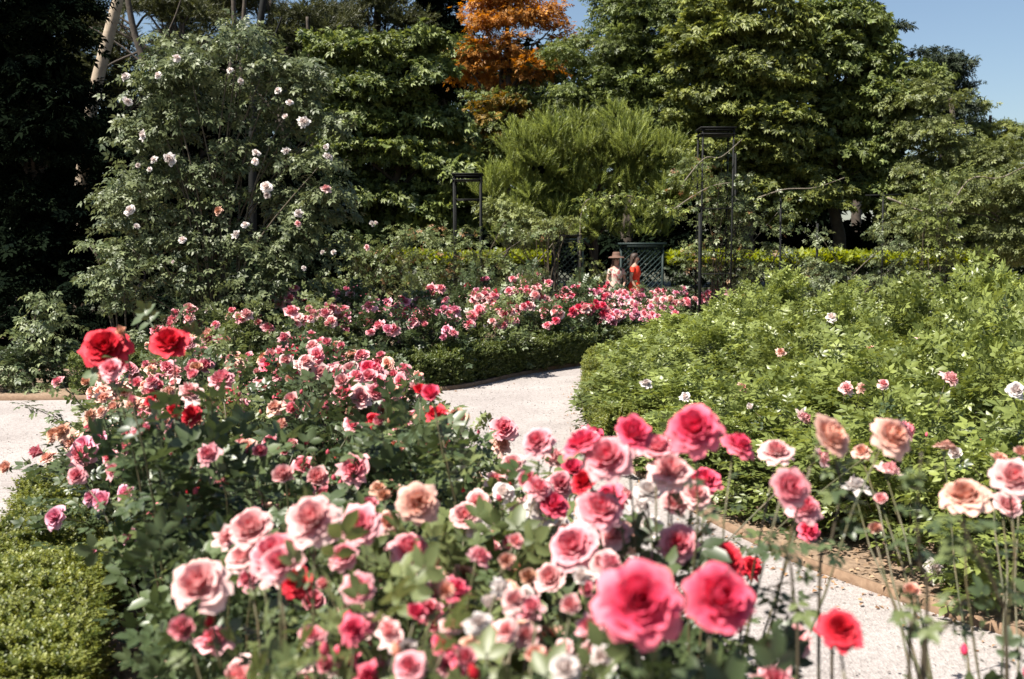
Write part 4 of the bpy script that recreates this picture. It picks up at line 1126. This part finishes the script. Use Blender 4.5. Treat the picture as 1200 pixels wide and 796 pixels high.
def arch(pts, d, label, leaf_n, mat='shrub_leaf', rr=.012, post=True):
    q = [P(x, y, d) for x, y in pts]; base = Vector((q[0].x, d, 0))
    root = empty('leafy_branch', base, label, 'branch', 'arching canes')
    path = spline([tuple(p - base) for p in q], 6, False)
    A = Acc(); tube(A, path, np.linspace(rr, rr * .5, len(path)), 6)
    if post: tube(A, [(0, 0, 0), path[0]], [rr * 1.2, rr], 6)
    mobj('cane', A.mesh('cane', M['bark_branch'], True), root)
    if leaf_n:
        ip = rng.integers(0, len(path), leaf_n); pp = np.array([tuple(path[i]) for i in ip]) + rng.normal(0, .09, (leaf_n, 3))
        V, T, t = scatter(*T_CLIMB, pp, rng.normal(0, 1, (leaf_n, 3)) + np.array((0, 0, -.3)), up_bias(leaf_n), .17 * rng.uniform(.6, 1.2, leaf_n))
        mobj('foliage', Acc().add(V, T, t).mesh('foliage', M[mat]), root, kind='stuff')
arch([(680,330),(682,245),(705,232),(740,230),(775,240),(800,246)], 21.4, 'leaf covered arching branch over the doorway behind the visitors', 420, post=False)
arch([(888,232),(920,222),(955,220),(990,208)], 19.0, 'long bare cane curving between the iron posts', 30, post=False)
arch([(800,215),(825,186),(845,184),(870,163)], 19.3, 'crooked pale cane near the top of the iron tower', 14, post=False)
arch([(790,245),(815,228),(835,218),(856,214)], 19.3, 'pale cane leaning on the middle of the iron tower', 20, post=False)
arch([(1040,232),(1100,250),(1137,210),(1170,209),(1200,196),(1240,180)], 18.9, 'dark bough crossing the bright leaves at the right edge', 160, 'tree_light', .02, post=False)
arch([(600,345),(615,330),(630,308),(648,285)], 21.6, 'slanting bare cane in front of the left hedge', 8, post=False)
# long bare arching twig at the left of the near bed
def twig(pts, label, leafs, par_xy):
    q = [P(*p) for p in pts]; base = Vector((par_xy[0], par_xy[1], .045))
    root = empty('rose_shoot', base, label, 'rose shoot', 'long rose shoots')
    path = spline([(0, 0, 0)] + [tuple(p - base) for p in q], 6, False)
    A = Acc(); tube(A, path, np.linspace(.0038, .002, len(path)), 5); mobj('stem', A.mesh('stem', M['cane_dark'], True), root)
    for i in range(leafs):
        p = path[int(len(path) * (.45 + .54 * i / leafs))]
        a = random.random() * 6.28
        add_leaf(root, p, (cos(a), sin(a) * .6, random.uniform(-.5, .2)), (random.gauss(0, .4), random.gauss(0, .4), 1), random.uniform(.07, .11) * (.6 if par_xy[1] < 3 else 1))
    return root
twig([(95,510,5.9),(60,488,5.9),(25,472,6.0)], 'long bare arching shoot with small leaves over the left path', 22, (-1.9, 5.9))
twig([(130,560,5.4),(95,520,5.4),(60,497,5.5)], 'second arching shoot just below the bare one over the left path', 16, (-1.9, 5.3))
twig([(1065,796,1.5),(1070,740,1.5),(1075,705,1.5),(1068,694,1.5)], 'dark blurred stem with a faded bud at the bottom right', 7, (.62, 1.45))
twig([(1080,790,1.55),(1100,745,1.55),(1118,722,1.55),(1130,700,1.5)], 'thin shoot curving away from the dark blurred stem', 6, (.66, 1.5))
twig([(935,796,1.7),(930,700,1.7),(925,655,1.7),(915,640,1.7)], 'wiry upright shoot over the path left of the red spent bloom', 9, (.5, 1.65))
twig([(975,796,1.9),(955,740,1.9),(920,700,1.9),(890,690,1.9)], 'thin shoot bending left over the bottom of the path', 8, (.58, 1.85))
twig([(1085,760,1.6),(1078,660,1.6),(1075,600,1.6),(1080,530,1.6)], 'long upright green shoot in the blurred foreground at the right', 12, (.65, 1.55))
twig([(1180,796,1.5),(1170,700,1.5),(1140,640,1.5),(1120,600,1.5)], 'leafy shoot carrying peach blooms near the right edge', 14, (.8, 1.45))
twig([(960,700,1.9),(975,630,1.9),(985,570,1.9),(975,530,1.9)], 'leafy shoot under the largest peach bloom', 14, (.62, 1.85))

exec_people = True
# ------------------------------------------------------------------ people
SKIN = plain('skin', (.30, .18, .13), .55, (.34, .21, .15), 12)
HAIR = plain('hair_dark', (.016, .009, .006), .65, (.045, .024, .014), 60)
HAIR2 = plain('hair_brown', (.035, .018, .010), .7, (.06, .03, .018), 60)
REDC = plain('red_cloth', (.62, .028, .008), .8, (.72, .045, .012), 9)
STRAW = plain('straw', (.07, .035, .022), .8, (.12, .06, .038), 90, bump=.4)
EYE = plain('eye_dark', (.02, .015, .012), .3); LIP = plain('lips', (.45, .09, .08), .5)
SHOE = plain('shoe_leather', (.12, .06, .03), .5); BAG = plain('bag_cloth', (.62, .56, .48), .8, (.7, .64, .56), 30)
def print_mat():
    m, n, l, b, out = newmat('floral_print')
    tc = n.new('ShaderNodeTexCoord'); v = n.new('ShaderNodeTexVoronoi'); v.inputs['Scale'].default_value = 18
    l.new(tc.outputs['Object'], v.inputs['Vector'])
    cr = n.new('ShaderNodeValToRGB'); cr.color_ramp.interpolation = 'CONSTANT'; e = cr.color_ramp.elements
    e[0].position = 0; e[0].color = (.34, .10, .10, 1); e[1].position = .3; e[1].color = (.44, .38, .32, 1)
    for p, c in ((.5, (.46, .42, .34, 1)), (.72, (.06, .08, .03, 1)), (.8, (.44, .27, .24, 1))):
        x = e.new(p); x.color = c
    sp = n.new('ShaderNodeSeparateColor'); l.new(v.outputs['Color'], sp.inputs[0]); l.new(sp.outputs[0], cr.inputs[0])
    l.new(cr.outputs[0], b.inputs['Base Color']); b.inputs['Roughness'].default_value = .75
    return m
PRINT = print_mat()

def skin_body(pts, edges, radii, root_i, mat, parent):
    me = bpy.data.meshes.new('body'); me.from_pydata([tuple(p) for p in pts], edges, [])
    o = bpy.data.objects.new('tmp', me); COL.objects.link(o)
    sk = o.modifiers.new('s', 'SKIN'); sk.use_smooth_shade = True
    if not me.skin_vertices: me.skin_vertices.new()
    for i, r_ in enumerate(radii):
        d = me.skin_vertices[0].data[i]; d.radius = r_ if isinstance(r_, tuple) else (r_, r_); d.use_root = (i == root_i)
    ss = o.modifiers.new('d', 'SUBSURF'); ss.levels = 2; ss.render_levels = 2
    dg = bpy.context.evaluated_depsgraph_get(); ev = o.evaluated_get(dg)
    m2 = bpy.data.meshes.new_from_object(ev); m2.name = 'body'; bpy.data.objects.remove(o)
    m2.materials.clear(); m2.materials.append(mat)
    for p in m2.polygons: p.use_smooth = True
    return mobj('body', m2, parent)

def loft(sections, mat, name, parent, seg=28, ruffle=0.0, freq=9):
    """sections: (cx,cy,z,rx,ry,ruffle)"""
    V = []; T = []
    for k, s in enumerate(sections):
        cx, cy, z, rx, ry = s[:5]; rf = s[5] if len(s) > 5 else 0
        for j in range(seg):
            a = j / seg * 2 * pi; q = 1 + rf * sin(a * freq + k * .35)
            V.append((cx + rx * cos(a) * q, cy + ry * sin(a) * q, z))
    for k in range(len(sections) - 1):
        for j in range(seg):
            a = k*seg+j; b = k*seg+(j+1) % seg; c = a+seg; d = b+seg
            T += [(a, b, d), (a, d, c)]
    A = Acc().add(V, T); return mobj(name, A.mesh(name, mat, True), parent)

def person(loc, yaw, label, pose, cloth, hair, hat=False, height=1.0):
    root = empty('person', loc, label, 'person'); root.rotation_euler.z = yaw; root.scale = (height,) * 3
    P_ = []; E = []; Rr = []
    def v(p, r_, par=None):
        P_.append(p); Rr.append(r_); i = len(P_) - 1
        if par is not None: E.append((par, i))
        return i
    # faces -Y in its own frame
    pel = v((0, 0, .93), (.15, .11)); wai = v((0, .0, 1.08), (.115, .085), pel); che = v((0, -.01, 1.26), (.135, .10), wai)
    sho = v((0, .01, 1.38), (.10, .07), che); nk = v((0, .005, 1.46), .045, sho); jaw = v((0, -.015, 1.52), (.055, .065), nk)
    hd = v((0, -.005, 1.585), (.070, .085), jaw); tp = v((0, .005, 1.65), (.045, .055), hd)
    for s, el, wr in ((-1, pose['el'], pose['wl']), (1, pose['er'], pose['wr'])):
        sh = v((s * .15, .01, 1.36), .05, sho); e = v(el, .036, sh); w_ = v(wr, .024, e)
        dv = (Vector(wr) - Vector(el)).normalized(); palm = Vector(wr) + dv * .05; pi_ = v(tuple(palm), (.030, .016), w_)
        side = dv.cross(Vector((0, 1, 0.1))).normalized()
        kn = [v(tuple(palm + dv * .025 + side * o_), .0095, pi_) for o_ in (-.024, -.008, .008, .024)]
        for q, o_, ln in zip(kn, (-.024, -.008, .008, .024), (.05, .062, .058, .044)):
            m_ = v(tuple(palm + dv * (.025 + ln * .55) + side * o_ * 1.1 + Vector((0, -.008, 0))), .0082, q)
            v(tuple(palm + dv * (.025 + ln) + side * o_ * 1.1 + Vector((0, -.022, 0))), .007, m_)
        th = v(tuple(Vector(wr) + dv * .03 + Vector((0, -.028, 0))), .010, w_); v(tuple(Vector(wr) + dv * .07 + Vector((0, -.045, 0))), .0085, th)
    for s, kn_, an in ((-1, pose['kl'], pose['al']), (1, pose['kr'], pose['ar'])):
        hip = v((s * .085, 0, .86), .085, pel); k_ = v(kn_, .055, hip); cf = v(tuple(Vector(kn_).lerp(Vector(an), .3) + Vector((0, .012, 0))), .05, k_)
        a_ = v(an, .034, cf); he = v((an[0], an[1] + .01, .04), .034, a_); v((an[0], an[1] - .14, .028), (.036, .024), he)
    body = skin_body(P_, E, Rr, 0, SKIN, root)
    for vt in body.data.vertices:       # nose and eye sockets
        c = vt.co
        if c.z > 1.5 and c.y < -.05:
            c.y -= .022 * math.exp(-((c.x / .014) ** 2 + ((c.z - 1.575) / .022) ** 2))
            c.y += .010 * math.exp(-(((abs(c.x) - .03) / .014) ** 2 + ((c.z - 1.597) / .012) ** 2))
    for s in (-1, 1):
        A = Acc(); tube(A, [(s*.029-.011, -.086, 1.595), (s*.029, -.091, 1.597), (s*.029+.011, -.086, 1.595)], [.003,.0065,.003], 6); mobj('eye', A.mesh('eye', EYE, True), root)
        A = Acc(); tube(A, [(s*.072, .01, 1.56), (s*.082, .016, 1.58), (s*.076, .014, 1.60)], [.008,.012,.008], 6); mobj('ear', A.mesh('ear', SKIN, True), root)
        a = pose['al'] if s < 0 else pose['ar']
        A = Acc(); tube(A, [(a[0], a[1]+.05, .035),(a[0], a[1]-.05, .034),(a[0], a[1]-.16, .026),(a[0], a[1]-.19, .022)], [.036,.04,.042,.02], 8); mobj('shoe', A.mesh('shoe', SHOE, True), root)
    A = Acc(); tube(A, [(-.022,-.078,1.545),(0,-.088,1.545),(.022,-.078,1.545)], [.003,.0075,.003], 6); mobj('mouth', A.mesh('mouth', LIP, True), root)
    # dress
    st = pose.get('stride', 0)
    loft([(0,.0,1.40,.115,.075),(0,-.005,1.36,.150,.095),(0,-.01,1.28,.152,.118),(0,-.012,1.22,.148,.122),(0,0,1.10,.122,.10),(0,0,1.05,.126,.102),(0,0,.95,.172,.135,.01),
          (0,0,.85,.205,.165,.03),(0,st*.2,.70,.24,.20,.05),(0,st*.4,.55,.28,.24,.07),(0,st*.6,.42,.32,.28,.09),(0,st*.7,.34,.34,.30,.10)], cloth, 'dress', root, 48)
    for s in (-1, 1):
        e = Vector(pose['el'] if s < 0 else pose['er']); sh = Vector((s * .135, .01, 1.365)); A = Acc()
        tube(A, [sh, sh.lerp(e, .25), sh.lerp(e, .45)], [.060, .064, .066], 12, cap=False); mobj('sleeve', A.mesh('sleeve', cloth, True), root)
    # hair
    loft([(0,.012,1.695,.012,.014),(0,.014,1.685,.05,.058),(0,.018,1.655,.082,.088),(0,.026,1.61,.092,.088),(0,.045,1.56,.092,.072,.03),(0,.065,1.50,.092,.058,.05),(0,.08,1.42,.098,.052,.06),
          (0,.09,1.32,.092,.046,.07),(0,.09,1.24,.07,.034,.07),(0,.09,1.20,.02,.015)], hair, 'hair', root, 26)
    if hat:
        h = loft([(0,0,1.66,.16,.17),(0,0,1.635,.195,.205),(0,0,1.64,.19,.20),(0,0,1.668,.16,.17),(0,0,1.675,.10,.112),(0,0,1.72,.096,.107),(0,0,1.765,.085,.095),(0,0,1.778,.06,.065),(0,0,1.78,.005,.005)], STRAW, 'hat', root, 30)
    return root
pw = P(722, 340, 21.3)
person((pw.x, 21.3, .004), R(18), 'woman in a floral dress and brown wide brimmed straw hat standing by the roses',
       dict(el=(-.22, .03, 1.12), wl=(-.16, -.14, .98), er=(.24, .02, 1.10), wr=(.12, -.17, .99), kl=(-.09, -.03, .48), al=(-.09, .02, .08), kr=(.09, -.06, .48), ar=(.10, -.02, .08)), PRINT, HAIR2, True, 0.90)
pr = P(744, 340, 21.5)
person((pr.x, 21.5, .004), R(68), 'dark haired woman in a bright red dress facing right beside the hat wearer',
       dict(el=(-.20, .05, 1.11), wl=(-.20, -.08, .90), er=(.20, .04, 1.11), wr=(.18, -.12, .93), kl=(-.08, -.14, .50), al=(-.08, -.10, .08), kr=(.08, .08, .48), ar=(.08, .24, .10), stride=.18), REDC, HAIR, False, 0.93)

for x, y, lab in ((-5.9, 11.7, 'low leafy rose bush at the left edge on the far side of the path'), (-5.1, 11.9, 'low leafy rose bush behind the left path, right of the one at the edge'), (-4.4, 11.8, 'low leafy rose bush behind the left path below the young climbing rose')):
    rose_bush(x, y, .45, .8, 'dark', lab, 'low rose bushes behind the left path', [(Vector((x + random.uniform(-.3, .3), y - .2, .55)), .1, 'peach', False)])
# dark evergreen shrubs under the trees at the left
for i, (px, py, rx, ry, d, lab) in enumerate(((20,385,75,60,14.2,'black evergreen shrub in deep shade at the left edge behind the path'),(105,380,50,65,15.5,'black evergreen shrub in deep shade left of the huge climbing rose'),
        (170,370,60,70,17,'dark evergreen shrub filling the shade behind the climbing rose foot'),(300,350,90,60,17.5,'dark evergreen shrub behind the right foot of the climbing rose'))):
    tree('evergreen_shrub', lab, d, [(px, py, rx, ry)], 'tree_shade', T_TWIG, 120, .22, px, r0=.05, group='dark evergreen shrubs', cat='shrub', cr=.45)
